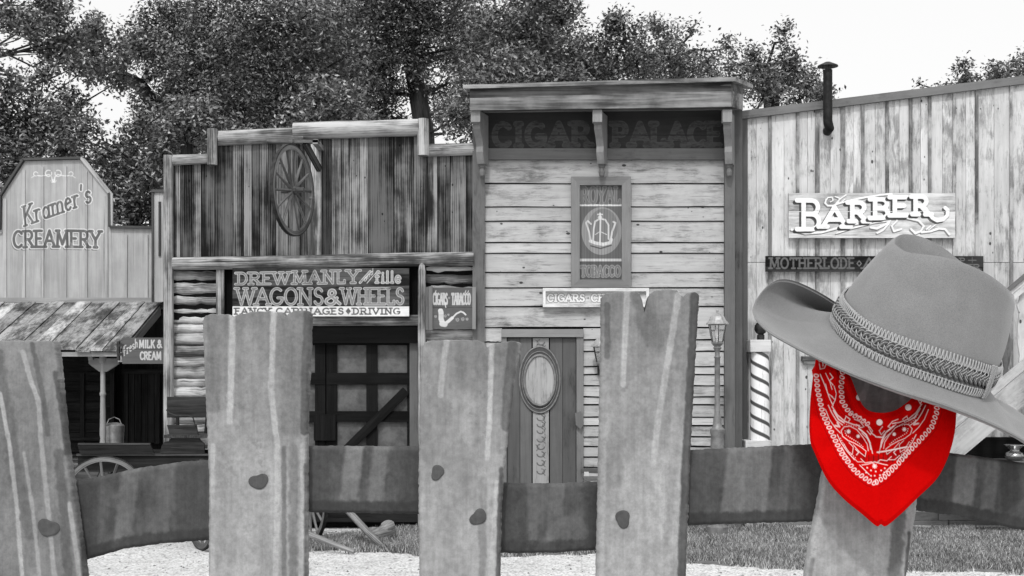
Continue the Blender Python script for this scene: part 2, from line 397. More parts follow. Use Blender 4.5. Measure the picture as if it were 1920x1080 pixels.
class Canvas:
    def __init__(s, x0, y0, x1, y1, step=1.0):
        s.x0, s.y0, s.x1, s.y1, s.step = x0, y0, x1, y1, step
        s.nx = int(round((x1-x0)/step))+1; s.ny = int(round((y1-y0)/step))+1
        s.X, s.Y = np.meshgrid(np.linspace(x0, x1, s.nx), np.linspace(y0, y1, s.ny))
        s.v = np.zeros_like(s.X); s.a = np.zeros_like(s.X); s.h = np.zeros_like(s.X)
    def dist(s, lines):
        d = np.full(s.X.shape, 1e6)
        for ln in lines:
            for (ax, ay), (bx, by) in zip(ln[:-1], ln[1:]):
                vx, vy = bx-ax, by-ay; L2 = vx*vx+vy*vy+1e-9
                t = np.clip(((s.X-ax)*vx+(s.Y-ay)*vy)/L2, 0, 1)
                d = np.minimum(d, np.hypot(s.X-ax-t*vx, s.Y-ay-t*vy))
        return d
    def put(s, d, w, val, alpha=1.0, relief=0.0, soft=1.0):
        a = np.clip((w/2-d)/(s.step*soft)+.5, 0, 1)*alpha
        s.v = np.where(s.a > 0, s.v*(1-a)+val*a, val); s.a = s.a+a*(1-s.a)
        if relief: s.h = np.maximum(s.h, relief*a/max(alpha, .01))
    def line(s, pts, w, val, alpha=1.0, relief=0.0): s.put(s.dist([pts]), w, val, alpha, relief)
    def disc(s, x, y, r, val, alpha=1.0): s.put(np.hypot(s.X-x, s.Y-y), 2*r, val, alpha)
    def rect(s, x0, y0, x1, y1, val, alpha=1.0):
        d = np.maximum(np.maximum(x0-s.X, s.X-x1), np.maximum(y0-s.Y, s.Y-y1)); s.put(d, 0, val, alpha)
    def layout(s, txt, x0, x1, base0, h, base1=None, h1=None, serif=.16, space=.22, gap=.14, slant=0.0, curve=0.0):
        """strokes of txt fitted between x0 and x1; baseline row base0 at the left to base1 at the right"""
        base1 = base0 if base1 is None else base1; h1 = h if h1 is None else h1
        tot = sum((space*2 if c == ' ' else GL[c][0]+gap) for c in txt)-gap
        k = (x1-x0)/tot; cx = x0; out = []
        for c in txt:
            if c == ' ': cx += space*2*k; continue
            g = GL[c]; wd = g[0]*k
            def T(px, py, cx=cx, wd=wd):
                X = cx+px*wd; u = (X-x0)/(x1-x0)
                b = base0+(base1-base0)*u-curve*math.sin(math.pi*min(max(u, 0), 1)); hh = h+(h1-h)*u
                return (X+slant*py*hh, b-py*hh)
            gl = [[T(*p) for p in st] for st in g[1]]
            if serif:
                for (px, py) in g[2]:
                    gl.append([T(px-serif/max(g[0], .5), py), T(px+serif/max(g[0], .5), py)])
            out += gl; cx += (g[0]+gap)*k
        return out
    def text(s, txt, x0, x1, b, h, w, val, alpha=1.0, outline=None, shadow=None, relief=0.0, **kw):
        st = s.layout(txt, x0, x1, b, h, **kw); d = s.dist(st)
        if shadow:
            dx, dy, sv = shadow
            s.put(s.dist([[(x+dx, y+dy) for x, y in q] for q in st]), w*1.15, sv, alpha)
        if outline: s.put(d, w+2*outline[0], outline[1], alpha, relief)
        s.put(d, w, val, alpha, relief)
    def mesh(s, mb, D, th=.02, axis='x', tone=1.0, clip=None, rows=None):
        """front face as a fine grid at depth D (raised where carved), closed box behind"""
        V = np.stack([PX(s.X, D), D-s.h, PZ(s.Y, D)], -1).reshape(-1, 3)
        i = np.arange(s.ny-1)[:, None]; j = np.arange(s.nx-1)[None]
        F = np.stack([i*s.nx+j, (i+1)*s.nx+j, (i+1)*s.nx+j+1, i*s.nx+j+1], -1).reshape(-1, 4)
        g = V[:, [0, 1, 2]] if axis == 'x' else V[:, [2, 0, 1]]
        g = g.copy()
        if rows is not None:       # separate boards: shift the grain at every joint
            yy = s.Y.ravel() if axis == 'x' else s.X.ravel()
            bi = np.searchsorted(np.asarray(rows), yy)
            g += np.stack([bi*3.7, bi*5.1, bi*2.3], -1)
            tn = 1+.35*(np.sin(bi*12.9)*.5)
            tone = tone*tn
            dd = np.min(np.abs(yy[:, None]-np.asarray(rows)[None]), 1)
            V[:, 1] += np.clip(1.2-dd, 0, 1)*.006
        mb.add(V, F, g, tone, s.v.ravel(), s.a.ravel())
        a = P(s.x0, s.y1, D); b = P(s.x1, s.y0, D)
        mb.box([(a[0]+b[0])/2, D+.003+th/2, (a[2]+b[2])/2], (b[0]-a[0], th, b[2]-a[2]), axis)

# ------------------------------------------------------------------ ground
def ground_mat():
    m, nt, n, l, b = newmat('pale_gravel'); g = NG(nt)
    tc = n.new('ShaderNodeTexCoord').outputs['Object']
    v = n.new('ShaderNodeTexVoronoi'); l.new(tc, v.inputs['Vector']); v.inputs['Scale'].default_value = 38
    n1 = g.noise(tc, 60, 4, .7); n2 = g.noise(tc, 1.3, 5, .6); n3 = g.noise(tc, 9, 6, .7)
    f = g.math('ADD', g.math('MULTIPLY', n1, .6), g.math('MULTIPLY', v.outputs['Distance'], .4))
    c = g.ramp(f, .24, .60, .22, .70)
    c = g.math('MULTIPLY', c, g.ramp(n3, .30, .50, .55, 1.0)); c = g.math('MULTIPLY', c, g.ramp(n2, .3, .6, .85, 1.0))
    cc = n.new('ShaderNodeCombineColor'); [l.new(c, cc.inputs[i]) for i in range(3)]
    l.new(cc.outputs[0], b.inputs['Base Color']); b.inputs['Roughness'].default_value = .95; b.inputs['Specular IOR Level'].default_value = .1
    g.bump(f, .8, .02, b)
    return m
M['gravel'] = ground_mat()
M['soil'] = plain('lawn_soil', .16, .95, var=.5, scale=5, spec=.05)
gb = MB()
S = 300
gb.add([[-S,-40,0],[S,-40,0],[S,S,0],[-S,S,0]], [(0,1,2,3)])
settags(gb.build('ground', M['gravel']), kind='structure')

def GD(py): return CAMZ*FPX/(py-HORIZON)       # depth of the ground seen at photo row py
def lawn_edge_sheet(pts):
    b = MB(); q = []
    for k in range(len(pts)):
        a, c = np.array(pts[k]), np.array(pts[(k+1) % len(pts)])
        for t in np.linspace(0, 1, 12, endpoint=False):
            p = a+(c-a)*t; w = .10
            q.append([p[0]+(rng.random()-.5)*w, p[1]+(rng.random()-.5)*w, .004])
    b.add(q, [tuple(range(len(q)))]); return b
lawnA = [(-2.15, 12.35), (-1.2, 12.15), (-.6, 11.9), (.05, 11.9), (.7, 12.1), (1.3, 12.0), (1.3, 14.0), (-1.0, 13.9), (-1.6, 13.5), (-2.15, 13.0)]
lawnB = [(1.3, 11.55), (2.2, 11.25), (3.4, 11.0), (9.5, 10.4), (9.5, 14.2), (1.3, 14.0)]
for q, nm in ((lawnA, 'verge'), (lawnB, 'lawn')):
    settags(lawn_edge_sheet(q).build(nm, M['soil']), kind='structure')

def leafmat(name, v, var=.5, spec=.5, rough=.45):
    m, nt, n, l, b = newmat(name); g = NG(nt)
    c = g.math('MULTIPLY', g.attr('tone', True), v)
    cc = n.new('ShaderNodeCombineColor'); [l.new(c, cc.inputs[i]) for i in range(3)]
    l.new(cc.outputs[0], b.inputs['Base Color']); b.inputs['Roughness'].default_value = rough; b.inputs['Specular IOR Level'].default_value = spec
    return m
M['grass'] = leafmat('grass_blades', .31, rough=.7, spec=.15)
M['leaf'] = leafmat('oak_leaf', .15, rough=.38, spec=.6)
def inside(px, py, poly):
    c = np.zeros(len(px), bool); n = len(poly)
    for i in range(n):
        x1, y1 = poly[i]; x2, y2 = poly[(i+1) % n]
        hit = ((y1 > py) != (y2 > py)) & (px < (x2-x1)*(py-y1)/(y2-y1+1e-12)+x1)
        c ^= hit
    return c
def grass(poly, n, hmax=.07):
    poly = np.array(poly); lo = poly.min(0)-.08; hi = poly.max(0)+.08
    p = lo+rng.random((n*2, 2))*(hi-lo)
    # keep blades inside the lawn, thin out along the edge
    jit = p+(fbm(p[:, 0]*2.5, p[:, 1]*2.5, 5)[:, None]-.5)*.8+rng.normal(size=p.shape)*.05
    k = inside(jit[:, 0], jit[:, 1], poly) & (fbm(p[:, 0]*4, p[:, 1]*4, 9) > .33); p = p[k]
    dens = fbm(p[:, 0]*1.1, p[:, 1]*1.1, 3)
    m = len(p); h = hmax*(.35+.75*rng.random(m))*(.5+dens)
    a = rng.random(m)*6.28; w = .0035+.004*rng.random(m); ln = (rng.random((m, 2))-.5)*h[:, None]*1.3
    b0 = np.c_[p[:, 0]-np.cos(a)*w, p[:, 1]-np.sin(a)*w, np.zeros(m)]
    b1 = np.c_[p[:, 0]+np.cos(a)*w, p[:, 1]+np.sin(a)*w, np.zeros(m)]
    t = np.c_[p+ln, h]
    V = np.stack([b0, b1, t], 1).reshape(-1, 3)
    F = np.arange(3*m).reshape(-1, 3)
    tone = np.repeat(.25+1.5*rng.random(m)**2+.5*(fbm(p[:, 0]*3, p[:, 1]*3, 4)-.4), 3)
    b = MB(); b.add(V, F, V, tone); return b
settags(grass(lawnA, 60000, .075).build('verge_grass', M['grass']), 'rough grass growing round the wagon poles and the log', 'grass', kind='stuff')
settags(grass(lawnB, 170000, .06).build('lawn_grass', M['grass']), 'mown grass in front of the barber shop', 'grass', kind='stuff')

# loose stones and dry bits on the gravel
m = 5200; px_ = -5+12*rng.random(m); py_ = 10.3+3.9*rng.random(m)**1.0; r_ = .004+.012*rng.random(m)**3
oc = np.array([[1,0,0],[0,1,0],[-1,0,0],[0,-1,0],[0,0,.7],[0,0,-.4]]); 
sc3 = r_[:, None, None]*(.6+.8*rng.random((m, 6, 1)))
Vs = (oc[None]*sc3+np.stack([px_, py_, r_*.2], -1)[:, None]).reshape(-1, 3)
of = np.array([[0,1,4],[1,2,4],[2,3,4],[3,0,4],[1,0,5],[2,1,5],[3,2,5],[0,3,5]])
b = MB(); b.add(Vs, (of[None]+6*np.arange(m)[:, None, None]).reshape(-1, 3), Vs, np.repeat(.4+1.6*rng.random(m), 6))
M['stone'] = leafmat('loose_stone', .28, rough=.9, spec=.1)
settags(b.build('loose_stones', M['stone']), 'small loose stones scattered over the pale gravel yard', 'stones', kind='stuff')

# ------------------------------------------------------------------ creamery (set back at the left)
DC = 16.0
cr = thing('creamery_building', (PX(60, DC), DC, 0), 'pale creamery with an angled false front and a plank porch roof', 'shop building')
b = MB()     # body
b.box([PX(60, DC), DC+1.75, 1.25], (PX(300, DC)-PX(-180, DC)-.02, 3.2, 2.5), 'z')
b.build('wall', M['darkwood'], cr)
b = MB()     # roof of the body
x0, x1 = PX(-180, DC), PX(300, DC)
b.prism([(x0, 2.51), (x1, 2.51), (x1, 2.57), (x0, 2.57)], DC+.12, DC+3.5, 'y', .6)
b.build('roof', M['roofplank'], cr)
front = [(-180,563),(303,563),(303,428),(207,428),(206,364),(153,299),(47,302),(4,368),(3,434),(-180,434)]
cv = Canvas(-10, 296, 209, 566, .8)
cv2lines = [(47,424),(166,380)]
cv.text("Kramer's", 45, 172, 424, 36, 4.6, .10, .95, outline=(1.6,.72), shadow=(-1.6,2.6,.22), base1=378, slant=-.10, serif=.14, gap=.12)
cv.text('CREAMERY', 25, 188, 464, 30, 5.6, .09, .95, outline=(1.5,.68), shadow=(-2,3,.16), serif=.16, gap=.16, curve=1.5)
wv = .70
for s_ in (-1, 1):
    cx = 100
    q = lambda pts: [(cx+s_*x, y) for x, y in pts]
    cv.line(q(arc(9, 325, 6, 6, 200, -120, 12)), 1.8, wv, .8)
    cv.line(q([(2,340),(3,332),(8,327),(16,329),(22,330),(30,329)]), 2.0, wv, .8)
    cv.line(q(arc(33, 326, 4, 4, 100, -160, 10)), 1.6, wv, .8)
    cv.line(q([(36,330),(41,333)]), 1.4, wv, .7)
    cv.line(q(arc(2, 338, 3.2, 4, 0, 200, 8)), 1.5, wv, .8)
b = MB()
def clipped_front(mb, cv, poly, D, th):
    """lettered sheet cut to the outline poly, with thickness"""
    q = np.array(poly, float); X = cv.X; Y = cv.Y
    V = np.stack([PX(X, D), np.full_like(X, D), PZ(Y, D)], -1).reshape(-1, 3)
    i = np.arange(cv.ny-1)[:, None]; j = np.arange(cv.nx-1)[None]
    F = np.stack([i*cv.nx+j, (i+1)*cv.nx+j, (i+1)*cv.nx+j+1, i*cv.nx+j+1], -1).reshape(-1, 4)
    k = inside(X.ravel(), Y.ravel(), q)
    F = F[k[F].all(1)]
    mb.add(V, F, V[:, [2, 0, 1]], 1.0, cv.v.ravel(), cv.a.ravel())
clipped_front(b, cv, front, DC, .02)
b.pprism(front, DC+.004, .05, 'z')
b.build('false_front', M['cream'], cr)
b = MB()
def topy(x, prof):
    for (xa, ya), (xb, yb) in zip(prof[:-1], prof[1:]):
        if xa <= x <= xb: return ya+(yb-ya)*(x-xa)/(xb-xa+1e-9)
    return prof[-1][1]
prof = [(-200,437),(3,437),(4,372),(47,306),(153,303),(204,366),(206,432),(400,432)]
for x in (-130,-90,-50,9,44,79,122,161,199,235,274):
    if x in (44,79,122,161):   # battens, interrupted only as thin strips that keep the lettering readable
        b.pbox(x-2.6, topy(x, prof)+8, x+2.6, 558, DC-.014, .013, 'z', 1.02)
    else: b.pbox(x-3, topy(x, prof)+8, x+3, 558, DC-.014, .013, 'z', 1.02)
b.pbox(-180, 558, 303, 567, DC-.03, .03, 'x', .8)
b.pbox(-180, 431, 3, 438, DC-.02, .02, 'x', .9)
b.build('batten', M['cream'], cr)
# lettering continues over the battens: small raised copies on the four battens it crosses
b = MB()
for x in (44,79,122,161):
    cc = Canvas(x-2.6, 318, x+2.6, 480, .65)
    ix = lambda a: a
    from_x = np.clip(((cc.X-cv.x0)/cv.step).round().astype(int), 0, cv.nx-1); from_y = np.clip(((cc.Y-cv.y0)/cv.step).round().astype(int), 0, cv.ny-1)
    cc.v = cv.v[from_y, from_x]; cc.a = cv.a[from_y, from_x]
    D = DC-.0165
    V = np.stack([PX(cc.X, D), np.full_like(cc.X, D), PZ(cc.Y, D)], -1).reshape(-1, 3)
    i = np.arange(cc.ny-1)[:, None]; j = np.arange(cc.nx-1)[None]
    F = np.stack([i*cc.nx+j, (i+1)*cc.nx+j, (i+1)*cc.nx+j+1, i*cc.nx+j+1], -1).reshape(-1, 4)
    k = (cc.a.ravel() > .05); F = F[k[F].any(1)]
    if len(F): b.add(V, F, V[:, [2, 0, 1]], 1.0, cc.v.ravel(), cc.a.ravel())
b.build('painted_lettering', M['cream'], cr)
b = MB()
edge = [(-180,431),(2,431),(3,367),(46,300),(154,297),(207,363),(208,426),(303,427)]
for (p, q) in zip(edge[:-1], edge[1:]):
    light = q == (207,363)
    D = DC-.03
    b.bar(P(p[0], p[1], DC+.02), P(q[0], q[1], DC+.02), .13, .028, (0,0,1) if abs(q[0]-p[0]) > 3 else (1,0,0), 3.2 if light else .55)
b.build('edge_trim', M['midwood'], cr)
b = MB()
b.pprism([(154,299),(160,299),(211,364),(211,426),(205,426),(204,367)], DC-.035, .03, 'z', 1.0)
b.build('corner_trim', M['cream'], cr)
b = MB()
b.pbox(286, 360, 330, 566, DC-.25, .05, 'z', 1.0); b.build('side_panel', M['cream'], cr)
b = MB()
b.pbox(284, 357, 288, 566, DC-.27, .06, 'z', .6); b.pbox(284, 355, 330, 360, DC-.28, .07, 'x', .6)
b.pbox(297, 378, 301, 480, DC-.27, .02, 'z', .4)
b.build('side_panel_trim', M['midwood'], cr)
# porch roof planks
DE = 14.35
b = MB()
xr0 = PX(303, DC); zt = PZ(568, DC); ze = PZ(655, DE)
x = xr0; k = 0
while x > -7.6:
    w = .13+.10*rng.random()
    sk = .0
    up = .012*(k % 2)+.006*rng.random()
    ext = .05*rng.random()
    zt2, ze2 = zt+up, ze+up
    dz = (ze-zt)/(DC-.05-DE)
    p = np.array([[x-w+.006, DC-.04, zt2],[x, DC-.04, zt2],[x, DE-ext, ze2+dz*ext],[x-w+.006, DE-ext, ze2+dz*ext]])
    q = p.copy(); q[:, 2] -= .022
    v = np.concatenate([p, q]); f = [(0,3,2,1),(4,5,6,7),(0,1,5,4),(1,2,6,5),(2,3,7,6),(3,0,4,7)]
    b.add(v, f, np.c_[v[:, 1]*1.1, v[:, 0], v[:, 2]], .55+.8*rng.random())
    x -= w; k += 1
b.build('porch_roof_planks', M['roofplank'], cr)
b = MB()
b.bar([xr0-.02, DC-.06, zt-.10], [xr0-.02, DE+.0, ze-.09], .05, .11, tone=1.2)
b.bar([-7.6, DE+.03, ze-.055], [xr0-.05, DE+.03, ze-.055], .035, .05, tone=.8)
for xx in (-4.75, -5.3, -5.9, -6.5): b.bar([xx, DC-.1, zt-.09], [xx, DE+.06, ze-.08], .05, .09, tone=.5)
b.build('rafter', M['cream'], cr)
DP = 14.55
def porch_post(px):
    b = MB(); c = [PX(px, DP), DP, 0]
    zb, zt_ = .70, PZ(668, DP)
    H = zt_-zb
    pr = [(.045,zb),(.045,zb+.12),(.03,zb+.14),(.036,zb+.2),(.028,zb+.26),(.036,zb+.30),(.034,zb+H*.35),(.028,zb+H*.6),(.028,zb+H*.62),(.036,zb+H*.63),(.036,zb+H*.65),(.028,zb+H*.66),(.027,zb+H*.93),(.04,zb+H*.94),(.04,zt_)]
    b.lathe(c, pr, 16, .75)
    o = b.build('porch_post', M['cream'], cr, True)
    b = MB()
    b.pprism([(px-27,672),(px+30,672),(px+30,682),(px+7,697),(px-7,697),(px-27,682)], DP-.02, .04, 'x', .6)
    b.build('post_bracket', M['cream'], o)
porch_post(193); porch_post(-20)
b = MB()
b.box([(-7.6+xr0)/2, (DP-.15+DC)/2, .66], (7.6+xr0, DC-DP+.15, .06), 'x', None, .6); b.box([(-7.6+xr0)/2, DP-.13, .33], (7.6+xr0, .04, .62), 'x', None, .4)
b.build('porch_deck', M['plank'], cr)
# dark wall under the porch: siding, door and window frames
b = MB()
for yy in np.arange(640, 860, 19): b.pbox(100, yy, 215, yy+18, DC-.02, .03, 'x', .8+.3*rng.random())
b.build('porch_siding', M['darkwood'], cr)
b = MB()
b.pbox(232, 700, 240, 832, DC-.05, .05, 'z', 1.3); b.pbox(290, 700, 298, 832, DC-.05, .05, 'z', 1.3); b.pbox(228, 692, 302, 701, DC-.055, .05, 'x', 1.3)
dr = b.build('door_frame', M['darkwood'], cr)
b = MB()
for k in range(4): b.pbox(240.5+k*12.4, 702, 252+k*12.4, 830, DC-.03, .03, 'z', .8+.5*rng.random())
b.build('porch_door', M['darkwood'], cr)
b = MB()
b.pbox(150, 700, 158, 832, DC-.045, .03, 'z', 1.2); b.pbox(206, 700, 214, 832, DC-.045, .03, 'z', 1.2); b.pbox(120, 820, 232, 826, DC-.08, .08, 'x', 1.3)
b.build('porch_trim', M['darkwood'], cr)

# hanging sign
DM = 14.2
sg = thing('hanging_sign', (PX(266, DM), DM, PZ(682, DM)), 'small grey board reading Fresh Milk & Cream hung under the porch roof edge', 'sign')
cv = Canvas(229, 633, 306, 682, .55)
cv.text('Fresh', 232, 258, 667, 17, 1.7, .50, .9, base1=650, serif=.12)
cv.text('MILK &', 261, 303, 652, 14, 2.6, .52, .9, serif=0, gap=.2)
cv.text('CREAM', 263, 302, 674, 14, 2.6, .52, .9, serif=0, gap=.2)
b = MB(); cv.mesh(b, DM, .025, rows=[656]); b.build('board', M['signgrey'], sg)
b = MB(); b.pbox(221, 645, 231, 650, DM-.01, .015, 'x', .8); b.pbox(221, 662, 231, 667, DM-.01, .015, 'x', .8); b.pbox(219, 640, 223, 676, DM, .05, 'z', .8)
b.build('hinge', M['iron'], sg)

# ------------------------------------------------------------------ wagon shop
DW = 14.0
ws = thing('wagon_shop', (PX(600, DW), DW, 0), 'rustic wagon shop of dark vertical planks over stacked logs with a stepped log parapet', 'shop building')
b = MB()
b.box([PX(605, DW), DW+1.95, 1.7], (PX(885, DW)-PX(322, DW), 3.2, 3.4), 'z'); b.build('wall', M['darkwood'], ws)
b = MB(); b.box([PX(605, DW), DW+1.95, 3.43], (PX(886, DW)-PX(320, DW), 3.3, .05), 'y', None, .5); b.build('roof', M['roofplank'], ws)
xs = [322,338,360,377,403,437,457,472,487,503,517,540,562,583,605,622,655,690,738,775,800,820,844,874,887]
tn = [1.5,.5,1.2,.55,.5,1.0,1.1,.55,.9,.5,.9,.8,.7,.6,.32,1.35,1.45,.5,1.2,.8,1.3,.6,.95,.5]
b = MB()
for k in range(len(xs)-1):
    xm = (xs[k]+xs[k+1])/2
    t = 296 if xm < 396 else (256 if xm < 560 else (250 if xm < 795 else 282))
    b.pbox(xs[k]+.5, t, xs[k+1]-.5, 480+2*rng.random(), DW+.05+.012*rng.random(), .025, 'z', tn[k]*1.05)
b.build('plank_front', M['plank'], ws)
b = MB()
b.pbox(323, 294, 396, 600, DW+.08, .05, 'z', .5); b.pbox(396, 254, 800, 600, DW+.08, .05, 'z', .5); b.pbox(800, 280, 886, 600, DW+.08, .05, 'z', .5)
b.build('backing', M['blackwood'], ws)
def vpost(b, px0, px1, y0, y1, D, tone=1.0, top=None):
    r = (px1-px0)/2*D/FPX
    z0 = 0 if y1 is None else PZ(y1, D); z1 = PZ(y0, D); x = PX((px0+px1)/2, D)
    if top == 'point':
        b.tube([[x, D+r, z0],[x, D+r, z0+(z1-z0)*.5],[x, D+r, z1-.10],[x, D+r, z1-.04],[x, D+r, z1]], np.array([r, r, r, r*.75, r*.25]), 12, True, tone, .04)
    else: b.log([x, D+r, z0], [x, D+r, z1], r*1.02, r*.98, 12, 9, tone, .05)
def hlog(b, x0, y0, x1, y1, h, D, tone=1.0, h1=None):
    r = h/2*D/FPX; r1 = (h1 or h)/2*D/FPX
    b.log([PX(x0, D), D+r, PZ(y0, D)], [PX(x1, D), D+r, PZ(y1, D)], r, r1, 14, 12, tone, .05)
b = MB(); vpost(b, 304, 323, 290, None, DW-.06, 1.0); b.build('corner_post', M['log'], ws, True)
b = MB(); vpost(b, 386, 406, 240, 308, DW-.09, .95); b.build('parapet_post', M['log'], ws, True)
b = MB(); vpost(b, 782, 804, 221, 290, DW-.09, 1.05); b.build('parapet_post', M['log'], ws, True)
for a in ((318,299,390,296,20,19,1.0), (402,257,568,250,28,30,.95), (548,243,784,236,32,33,1.05), (802,280,888,277,24,24,1.1)):
    b = MB(); hlog(b, a[0], a[1], a[2], a[3], a[4], DW-.04 if a[0] != 548 else DW-.07, a[6], a[5]); b.build('parapet_log', M['log'], ws, True)
b = MB(); hlog(b, 322, 494, 888, 484, 24, DW-.08, 1.0, 27); b.build('cross_log', M['log'], ws, True)
b = MB(); vpost(b, 403, 419, 505, None, DW-.03, 1.1); b.build('door_post', M['log'], ws, True)
b = MB(); vpost(b, 783, 798, 491, None, DW-.10, 1.05, 'point'); b.build('door_post', M['log'], ws, True)
def stack(x0, x1, y0, y1):
    b = MB(); y = y0
    while y < y1:
        h = 16+9*rng.random()
        r = h/2*1.08*DW/FPX; yc = y+h/2; xx0 = PX(x0, DW); xx1 = PX(x1, DW)
        pts = np.array([[xx0+(xx1-xx0)*t, DW+.12+.012*rng.random(), PZ(yc+2.4*(rng.random()-.5), DW)] for t in np.linspace(0, 1, 9)])
        rr = r*(1+.16*(rng.random(9)-.5)); rr[0] *= .93; rr[-1] *= .93
        b.tube(pts, rr, 12, True, .7+.55*rng.random(), .05); y += h
    return b
stack(318, 408, 505, 990).build('log_wall', M['logwall'], ws, True)
stack(798, 890, 494, 990).build('log_wall', M['logwall'], ws, True)
b = MB(); hlog(b, 425, 601, 786, 600, 21, DW-.02, .95); b.build('lintel_log', M['log'], ws, True)
b = MB(); b.pbox(421, 503, 436, 975, DW+.10, .08, 'z', .75); b.build('door_jamb', M['trim'], ws)
b = MB(); b.pbox(768, 503, 783, 975, DW+.10, .08, 'z', .7); b.build('door_jamb', M['trim'], ws)
b = MB(); b.pbox(421, 611, 783, 643, DW+.03, .12, 'x', .5); b.build('door_header', M['blackwood'], ws)
b = MB(); b.pbox(421, 958, 786, 979, DW-.04, .15, 'x', .8); b.pbox(421, 976, 786, 991, DW+.1, .05, 'x', .5); b.build('threshold', M['darkwood'], ws)
def barn_door(x0, x1, flip):
    D = DW+.14
    b = MB(); b.pbox(x0+3, 646, x1-3, 955, D+.03, .02, 'z'); o = b.build('barn_door', M['panel'], ws)
    b = MB(); w = x1-x0; q = lambda t: (x0+w*t) if not flip else (x1-w*t)
    def vb(t0, t1): b.pbox(min(q(t0), q(t1)), 642, max(q(t0), q(t1)), 957, D-.01, .035, 'z', .8+.5*rng.random())
    vb(0, .115); vb(.44, .56); vb(.89, 1.0)
    for y0, y1 in ((642,647), (699,721), (771,791), (880,900), (940,957)): b.pbox(x0, y0, x1, y1, D-.018, .035, 'x', .8+.4*rng.random())
    if not flip: b.pbox(min(q(-.14), q(.10)), 777, max(q(-.14), q(.10)), 826, D-.05, .03, 'z', 1.2)
    b.bar(P(q(.88), 732, D-.028), P(q(.18), 850, D-.028), .03, .10, (0,0,1), 1.1)
    b.build('door_frame', M['blackwood'], o)
barn_door(612, 782, False); barn_door(440, 610, True)
# wheel bracket fixed to the plank front
b = MB()
b.pbox(583, 266, 602, 482, DW-.02, .045, 'z', 1.3)
b.build('bracket_board', M['log'], ws)
b = MB()
b.pbox(500, 262, 597, 267, DW-.40, .10, 'x', 1.3); b.pbox(586, 261, 596, 270, DW-.40, .42, 'y', 1.2)
b.bar(P(572, 268, DW-.36), P(599, 318, DW-.03), .05, .06, (0,0,1), .5)
b.build('bracket_arm', M['plank'], ws)

def wheel_parts(root, c, R, yaw, spokes, tire_w, mat, hubr=.055, hubl=.20, tone=1.0, parent=None):
    """spoked cart wheel; axle direction = yaw about z from +X"""
    ax = np.array([math.cos(yaw), math.sin(yaw), 0]); e1 = np.array([-math.sin(yaw), math.cos(yaw), 0]); e2 = np.array([0, 0, 1.0]); c = np.asarray(c, float)
    n = 56; a = np.linspace(0, 2*np.pi, n, endpoint=False)
    def ring(R0, R1, w, nm, m, t):
        sec = [(R0,-w/2),(R1,-w/2),(R1,w/2),(R0,w/2)]
        V = np.concatenate([[c+ax*s+(e1*math.cos(t_)+e2*math.sin(t_))*r for (r, s) in sec] for t_ in a])
        F = []
        for i in range(n):
            j = (i+1) % n
            for k in range(4): F.append((i*4+k, i*4+(k+1) % 4, j*4+(k+1) % 4, j*4+k))
        b = MB(); g = np.concatenate([[[t_*R1, r, s] for (r, s) in sec] for t_ in a]); b.add(V, F, g, t)
        return b.build(nm, m, parent or root)
    ring(R-.055, R-.012, tire_w*.9, 'rim', mat, tone); ring(R-.012, R, tire_w, 'tyre', M['iron'], 1)
    b = MB()
    for k in range(spokes):
        t = 2*math.pi*k/spokes+.11; d = e1*math.cos(t)+e2*math.sin(t)
        b.tube([c+d*hubr*.8, c+d*(R*.3), c+d*(R*.7), c+d*(R-.05)], np.array([.020,.017,.013,.014]), 8, True, tone*(.8+.4*rng.random()))
    b.build('spokes', mat, parent or root, True)
    b = MB()
    s = np.array([-.5,-.42,-.2,-.18,.18,.2,.45,.5])*hubl; r = np.array([.55,.62,.68,1,1,.7,.6,.5])*hubr
    b.tube([c+ax*q for q in s], r, 16, True, tone*.6); b.build('hub', mat, parent or root)
Dwh = 13.42
wx = thing('display_wheel', (PX(549, Dwh), Dwh, PZ(443, Dwh)), 'old spoked wagon wheel hung edge-on from a bracket on the plank front', 'wheel')
wheel_parts(wx, P(549, 357, Dwh), 86*Dwh/FPX, math.radians(-17), 14, .035, M['wheelwood'], .045, .26, .9)
b = MB(); b.tube([P(549, 268, Dwh), P(550, 262, DW-.38)], .008, 6); b.build('hanger', M['iron'], wx)

# shop sign
DS = DW-.05
sn = thing('shop_sign', (PX(601, DS), DS, PZ(593, DS)), 'wide dark board of outlined letters reading Drew Manly and fille Wagons & Wheels, white strip below', 'sign')
cv = Canvas(436, 503, 767, 574, .62)
cv.text('DREW', 445, 542, 533, 21, 3.2, .18, .95, outline=(.9,.50), base1=532, serif=.2, gap=.2)
cv.text('MANLY', 549, 672, 532, 23, 3.2, .18, .95, outline=(.9,.50), base1=530, serif=.2, gap=.24)
cv.line([(675,530),(694,509)], 4.5, .58); cv.line([(675,530),(694,509)], 2.6, .22)
cv.text('and', 683, 700, 529, 12, 1.1, .6, .9, base1=513, serif=0)
cv.line([(688,531),(706,510)], 1.3, .55)
cv.text('fille', 704, 752, 530, 21, 3.0, .26, .95, outline=(.9,.58), serif=.15, gap=.2)
cv.text('WAGONS', 444, 606, 571, 30, 3.4, .19, .95, outline=(.9,.52), serif=.16, gap=.14)
cv.text('&', 610, 637, 571, 27, 4.0, .23, .95, outline=(1.1,.60), serif=0)
cv.text('WHEELS', 641, 757, 570, 29, 3.4, .19, .95, outline=(.9,.52), serif=.16, gap=.14)
b = MB(); cv.mesh(b, DS, .03, rows=[536]); b.build('sign_board', M['signdark'], sn)
cv = Canvas(436, 574.5, 767, 593, .62)
cv.text('FANCY', 441, 507, 589, 11, 2.8, .07, .95, serif=.22, gap=.24)
cv.text('CARRIAGES', 518, 644, 589, 11, 2.8, .07, .95, serif=.22, gap=.24)
